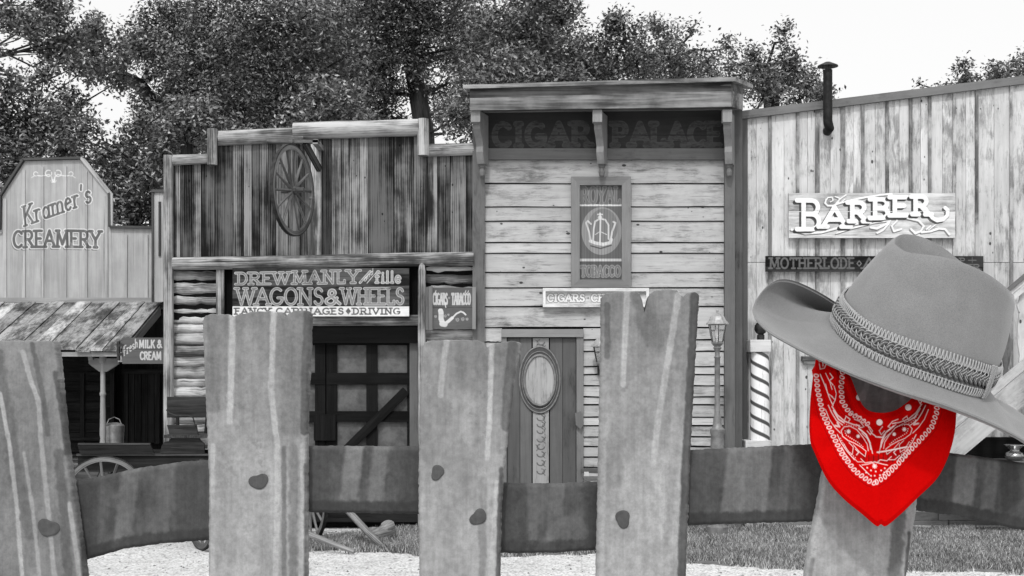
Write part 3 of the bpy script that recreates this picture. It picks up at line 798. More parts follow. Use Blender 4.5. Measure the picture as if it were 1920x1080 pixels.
dm = np.abs(cv.X-653)/5+np.abs(cv.Y-583.5)/6.5; cv.v = np.where(dm < 1, .08, cv.v); cv.a = np.where(dm < 1, .95, cv.a)
cv.text('DRIVING', 662, 750, 589, 11, 2.8, .07, .95, serif=.22, gap=.26)
b = MB(); cv.mesh(b, DS-.006, .03); b.build('white_strip', M['signwhite'], sn)

# cigars tabacco sign on the logs
DT = DW-.10
ct = thing('cigar_sign', (PX(846, DT), DT, PZ(618, DT)), 'small grey framed sign with a white pipe reading Cigars Tabacco', 'sign')
cv = Canvas(811, 539, 886, 617, .5)
cv.text('CIGARS', 812, 839, 571, 21, 2.4, .48, .95, serif=.12, gap=.18)
cv.line([(834,568),(836,577)], 1.6, .6); cv.text('*', 839, 845, 563, 8, .7, .4, .8, serif=0)
cv.text('TABACCO', 847, 882, 571, 21, 2.4, .48, .95, serif=.12, gap=.16)
for x in (816, 872, 877): cv.line([(x, 549),(x+1.5, 545)], 1.2, .6)
cv.line([(826,583),(827,586)], 9.5, .58); cv.line([(827,588),(827,598),(830,606)], 9.5, .52); cv.line([(829,607),(834,608)], 10.5, .52)
cv.line([(833,608),(840,603),(848,596)], 6.0, .53); cv.line([(846,598),(856,588),(864,584),(869,586),(873,590)], 3.0, .58)
for (x, y, r) in ((817,593,2.6),(835,592,2.8),(858,599,3.6),(868,598,3.4),(876,598,2.6),(841,590,2)):
    cv.line([(x+r*(.2+t/14)*math.cos(t*.9), y+1.25*r*(.2+t/14)*math.sin(t*.9)) for t in range(12)], .7, .45, .85)
b = MB(); cv.mesh(b, DT, .02, rows=[578]); b.build('sign_board', M['signgrey'], ct)
b = MB(); b.pbox(803.5, 537, 811, 619, DT-.02, .05, 'z', .9); b.build('sign_frame', M['trim'], ct)
b = MB(); b.pbox(885.5, 538, 892, 617, DT-.02, .05, 'z', 1.3); b.build('sign_frame', M['trim'], ct)
b = MB()
b.pbox(795, 538, 803, 574, DT+.03, .06, 'z', .8); b.pbox(795, 573, 803, 619, DT+.032, .06, 'z', .9)
b.build('side_block', M['trim'], ct)

# ------------------------------------------------------------------ cigar store
DG = 14.0
cs = thing('cigar_store', (PX(1135, DG), DG, 0), 'tall pale clapboard cigar store with a heavy bracketed cornice', 'shop building')
b = MB(); b.box([PX(1135, DG), DG+2.05, 1.95], (PX(1374, DG)-PX(897, DG), 3.6, 3.9), 'z'); b.build('wall', M['darkwood'], cs)
b = MB(); b.box([PX(1135, DG), DG+2.2, 3.93], (PX(1378, DG)-PX(893, DG), 3.8, .04), 'y', None, .5); b.build('roof', M['roofplank'], cs)
rows = [299,345,388.5,415.5,455.5,475.5,511.5,540.5,575.5,615]
full = rows+[615]
b = MB()
def sid(x0, x1, y0, y1):
    # clapboard: lower edge stands a little proud, ragged joints
    D0 = DG+.045
    a = P(x0, y1-2.1, D0-.016-.004*rng.random()); c = P(x1, y0+.4, D0)
    x_0, x_1, z0, z1 = a[0], c[0], a[2], c[2]
    n = 8; xx = np.linspace(x_0, x_1, n+1)
    jl = (rng.random(n+1)-.5)*.008
    v = []; 
    for i in range(n+1): v += [[xx[i], a[1], z0+jl[i]], [xx[i], D0, z1], [xx[i], D0+.03, z1], [xx[i], D0+.03, z0+jl[i]]]
    f = []
    for i in range(n):
        for k in range(4): f.append((i*4+k, (i+1)*4+k, (i+1)*4+(k+1) % 4, i*4+(k+1) % 4)[::-1])
    f += [(0,1,2,3), tuple(n*4+k for k in (3,2,1,0))]
    v = np.array(v); b.add(v, [q[::-1] for q in f], v[:, [0, 2, 1]], .86+.22*rng.random())
for y0, y1 in zip(rows[:-1], rows[1:]): sid(909, 1362, y0, y1)
yr = [615,638,659.5,688,703,724,745,760,783,799,820,838,858,877,897,915,935,955]
for y0, y1 in zip(yr[:-1], yr[1:]): sid(1094, 1362, y0, y1)
yl = [615,642,668,690,712,735,757,779,800,825,846,868,890,912,934,955]
for y0, y1 in zip(yl[:-1], yl[1:]): sid(909, 941, y0, y1)
b.build('siding', M['siding'], cs)
b = MB(); b.pbox(905, 205, 1365, 985, DG+.08, .06, 'z'); b.build('backing', M['blackwood'], cs)
b = MB(); b.pbox(905, 955, 1390, 988, DG+.0, .06, 'x', .9); b.build('base_board', M['midwood'], cs)
for x0, x1, D, t in ((886,909,DG-.03,1.0), (1359,1378,DG-.03,.95)):
    b = MB(); b.pbox(x0, 205, x1, 988, D, .12, 'z', t); b.build('corner_board', M['trim'] if 0 else M['midwood'], cs)
b = MB(); b.pbox(1378, 205, 1392, 988, DG+.06, .10, 'z', .7); b.build('corner_board', M['midwood'], cs)
# frieze with faded lettering
cv = Canvas(908, 206, 1362, 278, .8)
cv.text('CIGAR', 926, 1106, 274, 41, 9, .035, .45, outline=(1.4,.13), base1=272, serif=.16, gap=.25)
cv.text('PALACE', 1150, 1352, 272, 40, 9, .035, .45, outline=(1.4,.13), base1=272, serif=.16, gap=.22)
b = MB(); cv.mesh(b, DG+.02, .03, rows=[253]); b.build('frieze', M['frieze'], cs)
b = MB(); b.pbox(908, 278, 1362, 299, DG-.01, .05, 'x', 1.0); b.build('frieze_moulding', M['midwood'], cs)
# cornice box
DF = 13.58
b = MB()
def slab(pf, pb, tone):      # pf: front quad (px,py) at DF, pb: matching back quad at depth of the wall
    v = [P(x, y, DF) for x, y in pf]+[P(x, y, DG+.02) for x, y in pb]
    f = [(0,1,2,3)[::1], (7,6,5,4), (0,4,5,1), (1,5,6,2), (2,6,7,3), (3,7,4,0)]
    v = np.array(v); b.add(v, f, v, tone)
slab([(881,207),(1371,200),(1371,170),(881,184)], [(898,212),(1393,206),(1393,178),(898,190)], 1.15)
slab([(881,184),(1371,170),(1371,153),(881,166)], [(898,190),(1393,178),(1393,162),(898,171)], .55)
b.build('cornice', M['fascia'], cs)
b = MB()
v = np.array([P(868,166,DF-.06), P(1379,152,DF-.06), P(1379,144,DF-.06), P(868,159,DF-.06), P(885,176,DG+.3), P(1412,166,DG+.3), P(1412,159,DG+.3), P(885,169,DG+.3)])
b.add(v, [(0,1,2,3),(7,6,5,4),(0,4,5,1),(1,5,6,2),(2,6,7,3),(3,7,4,0)], v, 1.5)
b.build('cornice_cap', M['fascia'], cs)
def bracket(px, side):
    D0 = 13.66
    prof = [(.0,0),(.0,-.13),(.05,-.15),(.05,-.19),(.12,-.28),(.16,-.36),(.15,-.42),(.18,-.50),(.20,-.54),(.34,-.54),(.34,0)]
    w = 14*D0/FPX; x0 = PX(px, D0); zt_ = PZ(207, D0)
    yaw = math.radians(17); cx, sx = math.cos(yaw), math.sin(yaw)
    vv = []
    for s in (0, 1):
        for (dy, dz) in prof:
            X = s*w; Y = dy
            vv.append([x0+X*cx+Y*sx, D0+Y*cx-X*sx, zt_+dz])
    k = len(prof); f = [tuple(range(k))[::-1], tuple(range(k, 2*k))]+[(i, (i+1) % k, k+(i+1) % k, k+i) for i in range(k)]
    b = MB(); vv = np.array(vv); b.add(vv, [q[::-1] for q in f], vv[:, [2, 0, 1]], 1.25)
    o = b.build('cornice_bracket', M['trim'], cs)
    b = MB(); b.lathe([x0+w*.5+.07, DG-.10, zt_-.54], [(.012,-.135),(.028,-.12),(.034,-.08),(.024,-.04),(.034,-.03),(.036,0)], 10, .9); b.build('pendant', M['trim'], o)
    b = MB(); b.box([x0+w*.55, D0+.0, zt_-.065], (w*1.25, .08, .13), 'z', None, 1.5); b.build('bracket_block', M['trim'], o)
bracket(884, 0); bracket(1112, 0); bracket(1355, 0)
# door
b = MB(); b.pbox(940, 617, 1094, 632, DG-.02, .08, 'x', 1.3); b.pbox(940, 632, 950, 960, DG-.0, .06, 'z', 1.0); b.pbox(1081, 632, 1094, 960, DG-.0, .06, 'z', 1.1)
b.build('door_casing', M['trim'], cs)
b = MB()
for x0, x1, t in ((951,975,.75),(975,997,.95),(1031,1055,.85),(1055,1080,.7)): b.pbox(x0+.4, 634, x1-.4, 958, DG+.03, .04, 'z', t)
dr = b.build('store_door', M['midwood'], cs)
cv = Canvas(999, 634, 1029, 958, .8)
for yy in (642, 652, 662, 772, 784, 796, 808, 824, 838, 852, 868, 884):
    sg_ = 1 if (int(yy)//2) % 2 else -1
    cv.line([(1014+sg_*7*math.cos(t), yy+5*math.sin(t)) for t in np.linspace(0, 4.4, 9)], 2.2, .05, .8)
    cv.line([(1014-sg_*9, yy-4), (1014-sg_*3, yy+2), (1014-sg_*8, yy+7)], 1.8, .06, .7)
b = MB(); cv.mesh(b, DG+.024, .02, 'z', .72); b.build('centre_strip', M['siding'], dr)
def oval(cx, cy, rx, ry, w, D, nm, mat, par, tone=1.0, depth=.02):
    a = np.linspace(0, 2*np.pi, 40, endpoint=False)
    b = MB(); b.torus_path([P(cx+rx*math.cos(t), cy+ry*math.sin(t), D) for t in a], w*D/FPX/2, 8, tone); return b.build(nm, mat, par, True)
b = MB(); q = arc(1012, 712, 38, 62, 0, 360, 36)[:-1]; b.pprism(q, DG+.012, .014, 'z', .55); b.build('oval_panel', M['midwood'], dr)
b = MB(); q = arc(1012, 713, 28, 46, 0, 360, 36)[:-1]; b.pprism(q, DG+.004, .012, 'z', .8); b.build('oval_window', M['siding'], dr)
oval(1012, 713, 29, 47, 5, DG+.0, 'oval_ring', M['paintmetal'], dr)
oval(1012, 712, 38, 62, 3, DG+.012, 'outer_ring', M['paintmetal'], dr)
oval(1012, 713, 33, 54, 2, DG+.010, 'inner_ring', M['paintmetal'], dr)
b = MB(); b.pprism([(1078,775),(1089,771),(1094,795),(1089,805),(1080,797)], DG-.05, .03, 'z', .9); b.build('door_latch', M['trim'], cs)

# framed Royal Tobacco sign
DR = DG-.0
rt = thing('framed_sign', (PX(1127, DR), DR, PZ(539, DR)), 'tall framed sign with a faded crown reading Royal Tobacco on the cigar store', 'sign')
cv = Canvas(1086, 346, 1167, 525, .6)
cv.rect(1086, 346, 1167, 525, .09, .9)
cv.rect(1086, 384, 1167, 485, .12, .9)
d = np.hypot((cv.X-1128)/37, (cv.Y-433)/44); cv.put(np.maximum(d-1, 0)*40, 1.5, .28, .8)
cv.put(np.maximum(np.hypot((cv.X-1131)/27, (cv.Y-425)/33)-1, 0)*40, 1.5, .10, .5)
cv.rect(1087, 383, 1166, 386.5, .6, .95); cv.rect(1087, 485, 1166, 490, .5, .9)
cv.text('ROYAL', 1090, 1163, 381, 29, 4, .13, .8, outline=(1.1,.26), serif=.14, gap=.2)
cv.text('TOBACCO', 1089, 1163, 518, 19, 3.2, .14, .8, outline=(1.0,.36), serif=.14, gap=.16)
cw = .55
cv.line([(1107,452),(1118,456),(1131,458),(1144,455),(1146,449)], 6, cw, .95)
cv.line([(1107,452),(1105,436),(1099,418),(1102,414),(1108,420)], 3, cw, .9); cv.line([(1145,450),(1148,434),(1154,418),(1150,416)], 3.4, cw, .9)
cv.line([(1112,450),(1113,430),(1116,415),(1125,410),(1135,412),(1141,422),(1141,448)], 3, cw, .9)
cv.line([(1125,455),(1126,410),(1125,400)], 3, cw, .9); cv.line([(1121,402),(1129,402)], 2.6, cw); cv.line([(1116,440),(1125,434),(1138,440)], 1.4, .5)
cv.disc(1125, 408, 4, cw)
cv.line([(1108,461),(1126,466),(1146,460)], 2.4, .04, .8)
for x in np.arange(1090, 1167, 5.4): cv.line([(x, 346),(x, 525)], .7, .03, .55)
b = MB(); cv.mesh(b, DR, .02, 'z'); b.build('sign_panel', M['signgrey'], rt)
b = MB()
o_, i_ = (1071,331,1183,539), (1087,347,1166,524)
for q in ([(o_[0],o_[1]),(o_[2],o_[1]),(i_[2],i_[1]),(i_[0],i_[1])], [(o_[0],o_[3]),(i_[0],i_[3]),(i_[2],i_[3]),(o_[2],o_[3])]): b.pprism(q, DR-.04, .055, 'x', 1.0)
for q in ([(o_[0],o_[1]),(i_[0],i_[1]),(i_[0],i_[3]),(o_[0],o_[3])], [(o_[2],o_[1]),(o_[2],o_[3]),(i_[2],i_[3]),(i_[2],i_[1])]): b.pprism(q, DR-.041, .055, 'z', 1.15)
b.build('sign_frame', M['trim'], rt)

# low white cigars sign
cg = thing('white_sign', (PX(1117, DR), DR-.02, PZ(575, DR)), 'long low whitewashed sign reading Cigars under the framed crown sign', 'sign')
cv = Canvas(1023, 546, 1212, 570, .6)
cv.text('CIGARS', 1027, 1096, 565, 13, 3.2, .70, .95, outline=(1.3,.16), serif=.2, gap=.22)
cv.disc(1103, 559, 2, .2)
cv.text('CH', 1109, 1134, 565, 13, 3.2, .70, .95, outline=(1.3,.16), serif=.2, gap=.22)
b = MB(); cv.mesh(b, DR, .02); b.build('sign_board', M['whitewood'], cg)
b = MB(); b.pbox(1018, 540, 1217, 546, DR-.045, .07, 'x', 1.1); b.pbox(1018, 570, 1217, 575.5, DR-.045, .07, 'x', 1.15); b.pbox(1018, 546.1, 1023, 569.9, DR-.045, .07, 'z', 1.1); b.pbox(1212, 546.1, 1217, 569.9, DR-.045, .07, 'z', 1.1)
b.build('sign_frame', M['whitewood'], cg)

# lanterns
def lantern(root, c, h, w, parent=None):
    """four-sided tapering lantern, base at c"""
    par = parent or root; x, y, z = c
    b = MB(); b.lathe(c, [(w*.12,0),(w*.2,h*.03),(w*.42,h*.10),(w*.52,h*.13),(w*.52,h*.16)], 8); b.build('lantern_base', M['paintmetal'], par)
    b = MB(); b.lathe(c, [(w*.47,h*.16),(w*.78,h*.60)], 6); b.build('lantern_glass', M['glass'], par)
    b = MB()
    for k in range(6):
        a = 2*math.pi*k/6+math.pi/6; b.tube([[x+w*.48*math.cos(a), y+w*.48*math.sin(a), z+h*.16], [x+w*.8*math.cos(a), y+w*.8*math.sin(a), z+h*.61]], w*.035, 6)
    b.build('lantern_frame', M['iron'], par)
    b = MB(); b.lathe(c, [(w*.98,h*.60),(w*.98,h*.63),(w*.72,h*.71),(w*.60,h*.79),(w*.35,h*.85),(w*.10,h*.88),(w*.10,h*.92),(w*.15,h*.94),(w*.05,h*.97),(w*.02,h)], 8); b.build('lantern_cap', M['palemetal'], par)
    b = MB(); b.lathe(c, [(w*.10,h*.17),(w*.10,h*.26),(w*.2,h*.33),(w*.22,h*.40),(w*.12,h*.48),(w*.02,h*.53)], 12); b.build('bulb', M['bulb'], par, True)
DL = 13.35
lp = thing('street_lamp', (PX(1345, DL), DL, 0), 'slim grey lamp post with a six-sided lantern before the clapboards', 'lamp post')
c0 = [PX(1345, DL), DL, 0]; s_ = DL/FPX
b = MB(); b.lathe(c0, [(.11,0),(.11,.10),(.085,.12),(.075,.20),(.072,PZ(830,DL)),(.066,PZ(818,DL)),(.078,PZ(812,DL)),(.078,PZ(805,DL)),(.05,PZ(800,DL)),(.043,PZ(792,DL)),(.044,PZ(785,DL)),(.030,PZ(778,DL)),(.029,PZ(672,DL)),(.036,PZ(670,DL)),(.026,PZ(667,DL)),(.026,PZ(658,DL)),(.045,PZ(652,DL)),(.02,PZ(648,DL))], 16)
b.build('lamp_pole', M['paintmetal'], lp, True)
lantern(lp, [c0[0], DL, PZ(654, DL)], 76*s_, 22*s_)
wl_ = thing('wall_lantern', (PX(1131, DG), DG-.1, PZ(690, DG)), 'small pale wall lantern beside the cigar store door', 'lantern')
lantern(wl_, [PX(1129, 13.85), 13.85, PZ(690, 13.85)], 66*13.85/FPX, 23*13.85/FPX)
b = MB(); b.tube([[PX(1129, 13.85), 13.85, PZ(690, 13.85)], [PX(1129, 13.85), 13.85, PZ(697, 13.85)], [PX(1129, 13.85), DG+.05, PZ(690, 13.85)]], .012, 8); b.box([PX(1129, 13.85), DG+.015, PZ(690, DG)], (.08, .02, .16), 'z'); b.build('wall_arm', M['iron'], wl_)

# bench
DB = 13.6
bn = thing('wooden_bench', (PX(1170, DB), DB, 0), 'low dark slatted bench against the cigar store wall', 'bench')
b = MB()
for k, dy in enumerate((0, .11, .22)): b.box([PX(1170, DB), DB+dy-.05, PZ(898, DB)], (PX(1246, DB)-PX(1094, DB), .09, .025), 'x', None, .8); b.build
b.build('seat', M['trim'], bn)
b = MB(); b.box([PX(1170, DB), DB+.26, PZ(886, DB)], (PX(1248, DB)-PX(1092, DB), .03, .05), 'x', None, .6); b.build('backrest', M['trim'], bn)
for xx in (1102, 1236):
    for dy in (-.04, .24):
        b = MB(); zt_ = PZ(888 if dy > 0 else 900, DB); b.box([PX(xx, DB), DB+dy, zt_/2], (.05, .04, zt_), 'z', None, 3.0); b.build('leg', M['trim'], bn)

# ------------------------------------------------------------------ barber shop
DX = 14.35
bs = thing('barber_shop', (PX(1650, DX), DX, 0), 'pale board and batten barber shop with a sloping roof line and stovepipe', 'shop building')
def rooft(px): return 214-(px-1390)*(214-148)/(1920-1390)
b = MB()
xa, xb = PX(1392, DX)+.02, PX(2120, DX)
za, zb = PZ(rooft(1392)+8, DX), PZ(rooft(2120)+8, DX)
b.prism([(xa, 0), (xb, 0), (xb, zb), (xa, za)], DX+.06, DX+3.4, 'z', 1.0); b.build('wall', M['darkwood'], bs)
b = MB()
b.prism([(xa-.05, za+.005), (xb+.1, zb+.005), (xb+.1, zb+.05), (xa-.05, za+.05)], DX-.03, DX+3.5, 'y', .8); b.build('roof', M['roofplank'], bs)
b = MB()
bx = [1392,1418,1444,1470,1496,1514,1533,1557,1581,1600,1618,1641,1664,1686,1708,1726,1744,1767,1790,1811,1832,1864,1897,1921,1945,1985,2030,2080,2118]
for x0, x1 in zip(bx[:-1], bx[1:]):
    t = .9+.18*rng.random()
    b.pprism([(x0+.3, rooft(x0)+9), (x1-.3, rooft(x1)+9), (x1-.3, 491.5), (x0+.3, 491.5)], DX+.02*rng.random()*.3, .03, 'z', t)
    b.pbox(x0+.3, 492.5, x1-.3, 985, DX+.006*rng.random(), .03, 'z', t*.98)
b.build('board_front', M['barber'], bs)
b = MB(); b.pbox(1392, 240, 2118, 985, DX+.045, .01, 'z'); b.build('backing', M['darkwood'], bs)
b = MB()
for x in (1444,1496,1533,1581,1618,1664,1708,1744,1790,1832,1897,1945,2000,2060):
    w = 3.0 if x % 3 else 4.0
    b.pbox(x-w, rooft(x)+10, x+w, 984, DX-.022, .022, 'z', .7+.5*rng.random())
b.build('batten', M['batten'], bs)
b = MB(); b.bar(P(1388, rooft(1388)+2, DX-.03), P(2125, rooft(2125)+2, DX-.03), .05, 15*DX/FPX, tone=1.25); b.build('roof_trim', M['midwood'], bs)
b = MB(); b.pbox(1390, rooft(1395)+8, 1402, 988, DX-.03, .05, 'z', .8); b.build('corner_board', M['midwood'], bs)
b = MB()
x = 1402
while x < 2100:
    w = 60+80*rng.random(); b.pbox(x, 958+3*rng.random(), x+w, 975, DX-.035, .04, 'x', .9+.4*rng.random()); b.pbox(x+20, 976, x+w+18, 990, DX-.04, .04, 'x', .9+.4*rng.random()); x += w+1.2
b.build('base_board', M['midwood'], bs)
b = MB(); b.pbox(1505, 668, 1552, 676, DX-.08, .08, 'x', .8); b.pbox(1507, 676.5, 1552, 682, DX-.05, .05, 'x', 1.2); b.build('window_ledge', M['batten'], bs)
# stovepipe
DK = DX-.16; sp = DK/FPX
b = MB()
cx = PX(1552, DK)
pts = [[cx, DK, PZ(y, DK)] for y in (131, 160, 190, 215, 226)]+[[cx+.012, DK+.01, PZ(234, DK)], [cx+.03, DK+.04, PZ(239, DK)], [cx+.035, DK+.16, PZ(241, DK)]]
b.tube(pts, 8.6*sp, 18, True)
pipe = b.build('stovepipe', M['blackiron'], bs, True)
for y in (160, 205, 228):
    pass
b = MB()
b.lathe([cx, DK, PZ(125, DK)], [(.115,0),(.11,.012),(.03,.05),(.004,.056)], 20)
for a in (0.6, 2.7, 4.7): b.tube([[cx+.047*math.cos(a), DK+.047*math.sin(a), PZ(138, DK)], [cx+.055*math.cos(a), DK+.055*math.sin(a), PZ(123, DK)]], .005, 6)
b.build('pipe_cap', M['iron'], pipe)

# barber sign with carved letters
DV = DX-.09
bg = thing('carved_sign', (PX(1635, DV), DV, PZ(447, DV)), 'broad whitewashed board with raised white letters and scrolls reading Barber', 'sign')
cv = Canvas(1479, 362, 1791, 446, .55)
RL = .010
def bw(ch, x0, x1, y1, h, w=6.6):
    kw = dict(serif=.2, gap=0)
    st = cv.layout(ch, x0, x1, y1, h, **kw)
    for off, vv in (((-4.6, 4.0), .05), ((-2.8, 2.4), .05)):  # dark drop shadow of the raised letters, painted on the board
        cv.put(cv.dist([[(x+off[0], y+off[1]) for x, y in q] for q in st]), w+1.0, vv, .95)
    cv.put(cv.dist(st), w+2.2, .80, 1, RL)
let = [('B',1502,1540,430,54),('A',1543,1586,425,36),('R',1594,1626,415,35),('B',1637,1668,409,35),('E',1674,1704,404,34),('R',1713,1742,402,33)]
scr = [([(1484,431),(1510,438),(1540,436),(1570,428),(1610,419),(1660,410),(1700,409),(1722,414),(1732,424),(1726,434),(1716,438),(1708,430)], 4),
       ([(1568,438),(1600,428),(1640,418),(1670,414)], 2.2),
       ([(1633,427),(1644,429),(1655,424),(1668,416)], 4), ([(1645,437),(1655,432),(1666,420)], 4), ([(1690,430),(1676,434),(1672,424),(1682,414)], 3.6),
       ([(1728,436),(1745,434),(1760,429),(1772,430),(1780,440)], 4), ([(1737,430),(1745,424)], 3), ([(1741,431),(1755,421)], 2.4),
       ([(1549,376),(1552,371),(1560,370),(1562,376),(1557,379)], 2.4), ([(1549,374),(1547,381),(1552,386),(1562,386),(1575,381),(1600,375),(1625,370),(1650,366),(1672,364)], 3.4), ([(1568,381),(1574,374),(1586,366)], 2.6), ([(1575,381),(1584,374)], 2),
       ([(1566,369),(1574,372),(1572,379),(1566,383)], 2.4)]
for q, w in scr: cv.line([(x-1.6, y+1.8) for x, y in q], w+.6, .16, .85)  # scrolls get their shadow as a painted dark copy as well
for q, w in scr: cv.line(q, w, .78, 1, RL*.7)
tail = [(1735,391),(1741,400),(1748,409),(1757,414),(1768,412),(1776,404),(1777,395),(1772,390)]
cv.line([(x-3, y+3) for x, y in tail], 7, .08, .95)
for a in let: bw(*a)
cv.line(tail, 7, .8, 1, RL)
b = MB(); cv.mesh(b, DV, .04, rows=[396.5, 411 if 0 else 470]); b.build('sign_board', M['signcarved'], bg)
# motherlode sign
mg = thing('motherlode_sign', (PX(1640, DV), DV, PZ(509, DV)), 'long black board with dim grey letters reading Motherlode below the carved sign', 'sign')
cv = Canvas(1436, 480, 1844, 509, .6)
cv.text('MOTHERLODE', 1443, 1602, 503, 19, 3.4, .13, .9, serif=.2, gap=.2)
cv.line([(1607,494),(1611,489),(1615,494),(1611,499),(1607,494)], 1.8, .15)
cv.text('A', 1619, 1640, 503, 19, 3.4, .13, .9, serif=.2)
cv.text('P', 1800, 1810, 493, 9, 2, .15, .9, serif=.2); cv.line([(1816,488),(1830,488)], 2, .15, .8); cv.line([(1823,483),(1823,493)], 1.5, .13, .7)
cv.text('ER', 1812, 1838, 505, 9, 2, .15, .9, serif=.2)
b = MB(); cv.mesh(b, DV, .035, tone=.45); b.build('sign_board', M['signdark'], mg)

# barber pole
DQ = 14.15; sq = DQ/FPX
bp = thing('barber_pole', (PX(1424, DQ), DQ, 0), 'weathered striped barber pole with a dark ball on a square cap', 'barber pole')
def pole_mat():
    m, nt, n, l, b = newmat('striped_pole_paint'); g = NG(nt)
    gc = g.attr('gc'); st = g.attr('pv', True)
    nz = g.noise(g.mapv(gc, (4, 14, 14)), 1, 7, .7)
    c = g.mix(g.math('MULTIPLY', st, g.ramp(nz, .25, .38)), g.ramp(nz, .3, .5, .45, .78), .06)
    cr_ = g.ramp(g.noise(g.mapv(gc, (1.2, 18, 18)), 1, 2, .5), .30, .33, .15, 1)
    c = g.math('MULTIPLY', c, cr_)
    cc = n.new('ShaderNodeCombineColor'); [l.new(c, cc.inputs[i]) for i in range(3)]
    l.new(cc.outputs[0], b.inputs['Base Color']); b.inputs['Roughness'].default_value = .8
    return m
M['pole'] = pole_mat()
b = MB(); zs = np.linspace(PZ(826, DQ), PZ(659, DQ), 260); nn = 64; a = np.linspace(0, 2*np.pi, nn, endpoint=False)
rad = (16.5+1.6*np.linspace(1, 0, 260))*sq
V = np.stack([PX(1424, DQ)+rad[:, None]*np.cos(a), DQ-.02+rad[:, None]*np.sin(a), np.repeat(zs[:, None], nn, 1)], -1)
ph = (V[..., 2]/(22*sq)-a[None]*1.0/(2*np.pi)*1.0)
ph = (V[..., 2]/(25*sq)+2*(a[None])/(2*np.pi)) % 1.0
strip = np.clip((.30-np.abs(ph-.5)*2*1.0)/.08+.5, 0, 1)
i = np.arange(259)[:, None]; j = np.arange(nn)[None]
F = np.stack([i*nn+j, i*nn+(j+1) % nn, (i+1)*nn+(j+1) % nn, (i+1)*nn+j], -1).reshape(-1, 4)
b.add(V.reshape(-1, 3), F, V.reshape(-1, 3)[:, [2, 0, 1]], 1, strip.ravel(), strip.ravel()); b.build('striped_post', M['pole'], bp, True)
b = MB(); b.pbox(1407, 637, 1446, 660, DQ-.13, .25, 'x', 1.0); b.build('pole_cap', M['whitewood'], bp, bevel=.006)
b = MB(); b.pbox(1398, 826, 1447, 846, DQ-.14, .28, 'x', .9); b.pbox(1400, 846, 1445, 988, DQ-.12, .25, 'z', .9); b.build('pole_base', M['whitewood'], bp, bevel=.006)
b = MB(); b.pbox(1404, 660, 1443, 826, DQ+.115, .03, 'z', .9); b.build('back_board', M['whitewood'], bp)
b = MB(); b.lathe([PX(1426, DQ), DQ-.01, PZ(637, DQ)], [(7*sq,0),(7*sq,9*sq),(5*sq,10*sq),(9*sq,13*sq),(11.5*sq,18*sq),(12*sq,22*sq),(11*sq,27*sq),(7*sq,32*sq),(.5*sq,34*sq)], 24); b.build('ball', M['iron'], bp, True)

# staircase at the right edge
DSx = 13.45
sc = thing('staircase', (PX(1960, DSx), DSx, 0), 'whitewashed timber staircase rising to the right beside the barber shop', 'staircase')
b = MB(); sl = .84
def along(px, py, x2): return (x2, py-(x2-px)*sl)
b.bar(P(*along(1834, 755, 1700), DSx-.02), P(*along(1834, 755, 2120), DSx-.02), .045, 20*DSx/FPX*.77, tone=.8); b.build('lower_rail', M['whitewood'], sc)
b = MB(); b.bar(P(*along(1800, 828, 1660), DSx-.06), P(*along(1800, 828, 2120), DSx-.06), .06, 60*DSx/FPX*.77, tone=.72); b.build('stringer', M['whitewood'], sc)
b = MB(); b.bar(P(*along(1900, 551, 1790), DSx-.03), P(*along(1900, 551, 2120), DSx-.03), .06, 24*DSx/FPX*.74, tone=1.0); b.build('handrail', M['whitewood'], sc)
b = MB(); b.bar(P(*along(1900, 535, 1790), DSx-.04), P(*along(1900, 535, 2120), DSx-.04), .10, 6*DSx/FPX*.74, tone=.8); b.build('rail_cap', M['trim'], sc)
for k, xx in enumerate(range(1800, 2110, 29)):
    yt = 560-(xx-1900)*sl; yb = 752-(xx-1834)*sl; b = MB()
    q = [(xx-4,yt),(xx+4,yt),(xx+4,yt+14),(xx+9,yt+26),(xx+5,yt+40),(xx+8,yt+70),(xx+8,yt+95),(xx+4,yt+120),(xx+6,yb),(xx-6,yb),(xx-4,yt+120),(xx-8,yt+95),(xx-8,yt+70),(xx-5,yt+40),(xx-9,yt+26),(xx-4,yt+14)]
    b.pprism(q, DSx, .02, 'z', .22 if k % 2 else .9); b.build('baluster', M['barber'], sc)
b = MB()
for k in range(6):
    xx = PX(1990, DSx)+k*.26; zz = PZ(738, DSx)+k*.218
    b.box([xx+.14, DSx+.42, zz], (.30, .82, .035), 'y', None, .7)
b.build('treads', M['darkwood'], sc)
b = MB(); b.box([PX(1955, DSx), DSx+.80, .62], (1.9, .03, .74), 'x', None, .8); b.build('back_board', M['blackwood'], sc)  # black sheet standing in for the shadow under the stairs
b = MB(); b.box([PX(1940, DSx), DSx+.32, PZ(863, DSx+.3)-.02], (1.1, .5, .045), 'x', None, .9)
b.box([PX(1940, DSx), DSx+.12, PZ(863, DSx+.3)/2+.06], (1.06, .03, PZ(863, DSx+.3)-.24), 'x', None, .7); b.build('landing', M['midwood'], sc)
for xx in (2030,): 
    b = MB(); b.pbox(xx, 430, xx+26, 990, DSx-.05, .09, 'z', .9); b.build('newel', M['whitewood'], sc)
spt = MB(); DZ = 13.7; zz = PZ(863, DSx+.3)+.004; k = DZ/FPX
spt.lathe([PX(1902, DZ), DZ, zz], [(10*k,0),(14*k,1.5*k),(17*k,6*k),(17.5*k,9*k),(15*k,14*k),(9*k,17*k),(9*k,20*k),(14*k,25*k),(19*k,28*k),(19*k,29*k),(13*k,26.5*k)], 28)
M['pewter'] = plain('polished_pewter', .35, .22, .9, var=.15)
settags(spt.build('spittoon', M['pewter'], None, True), 'shiny round-bellied metal pot with a flared rim at the foot of the staircase', 'spittoon')

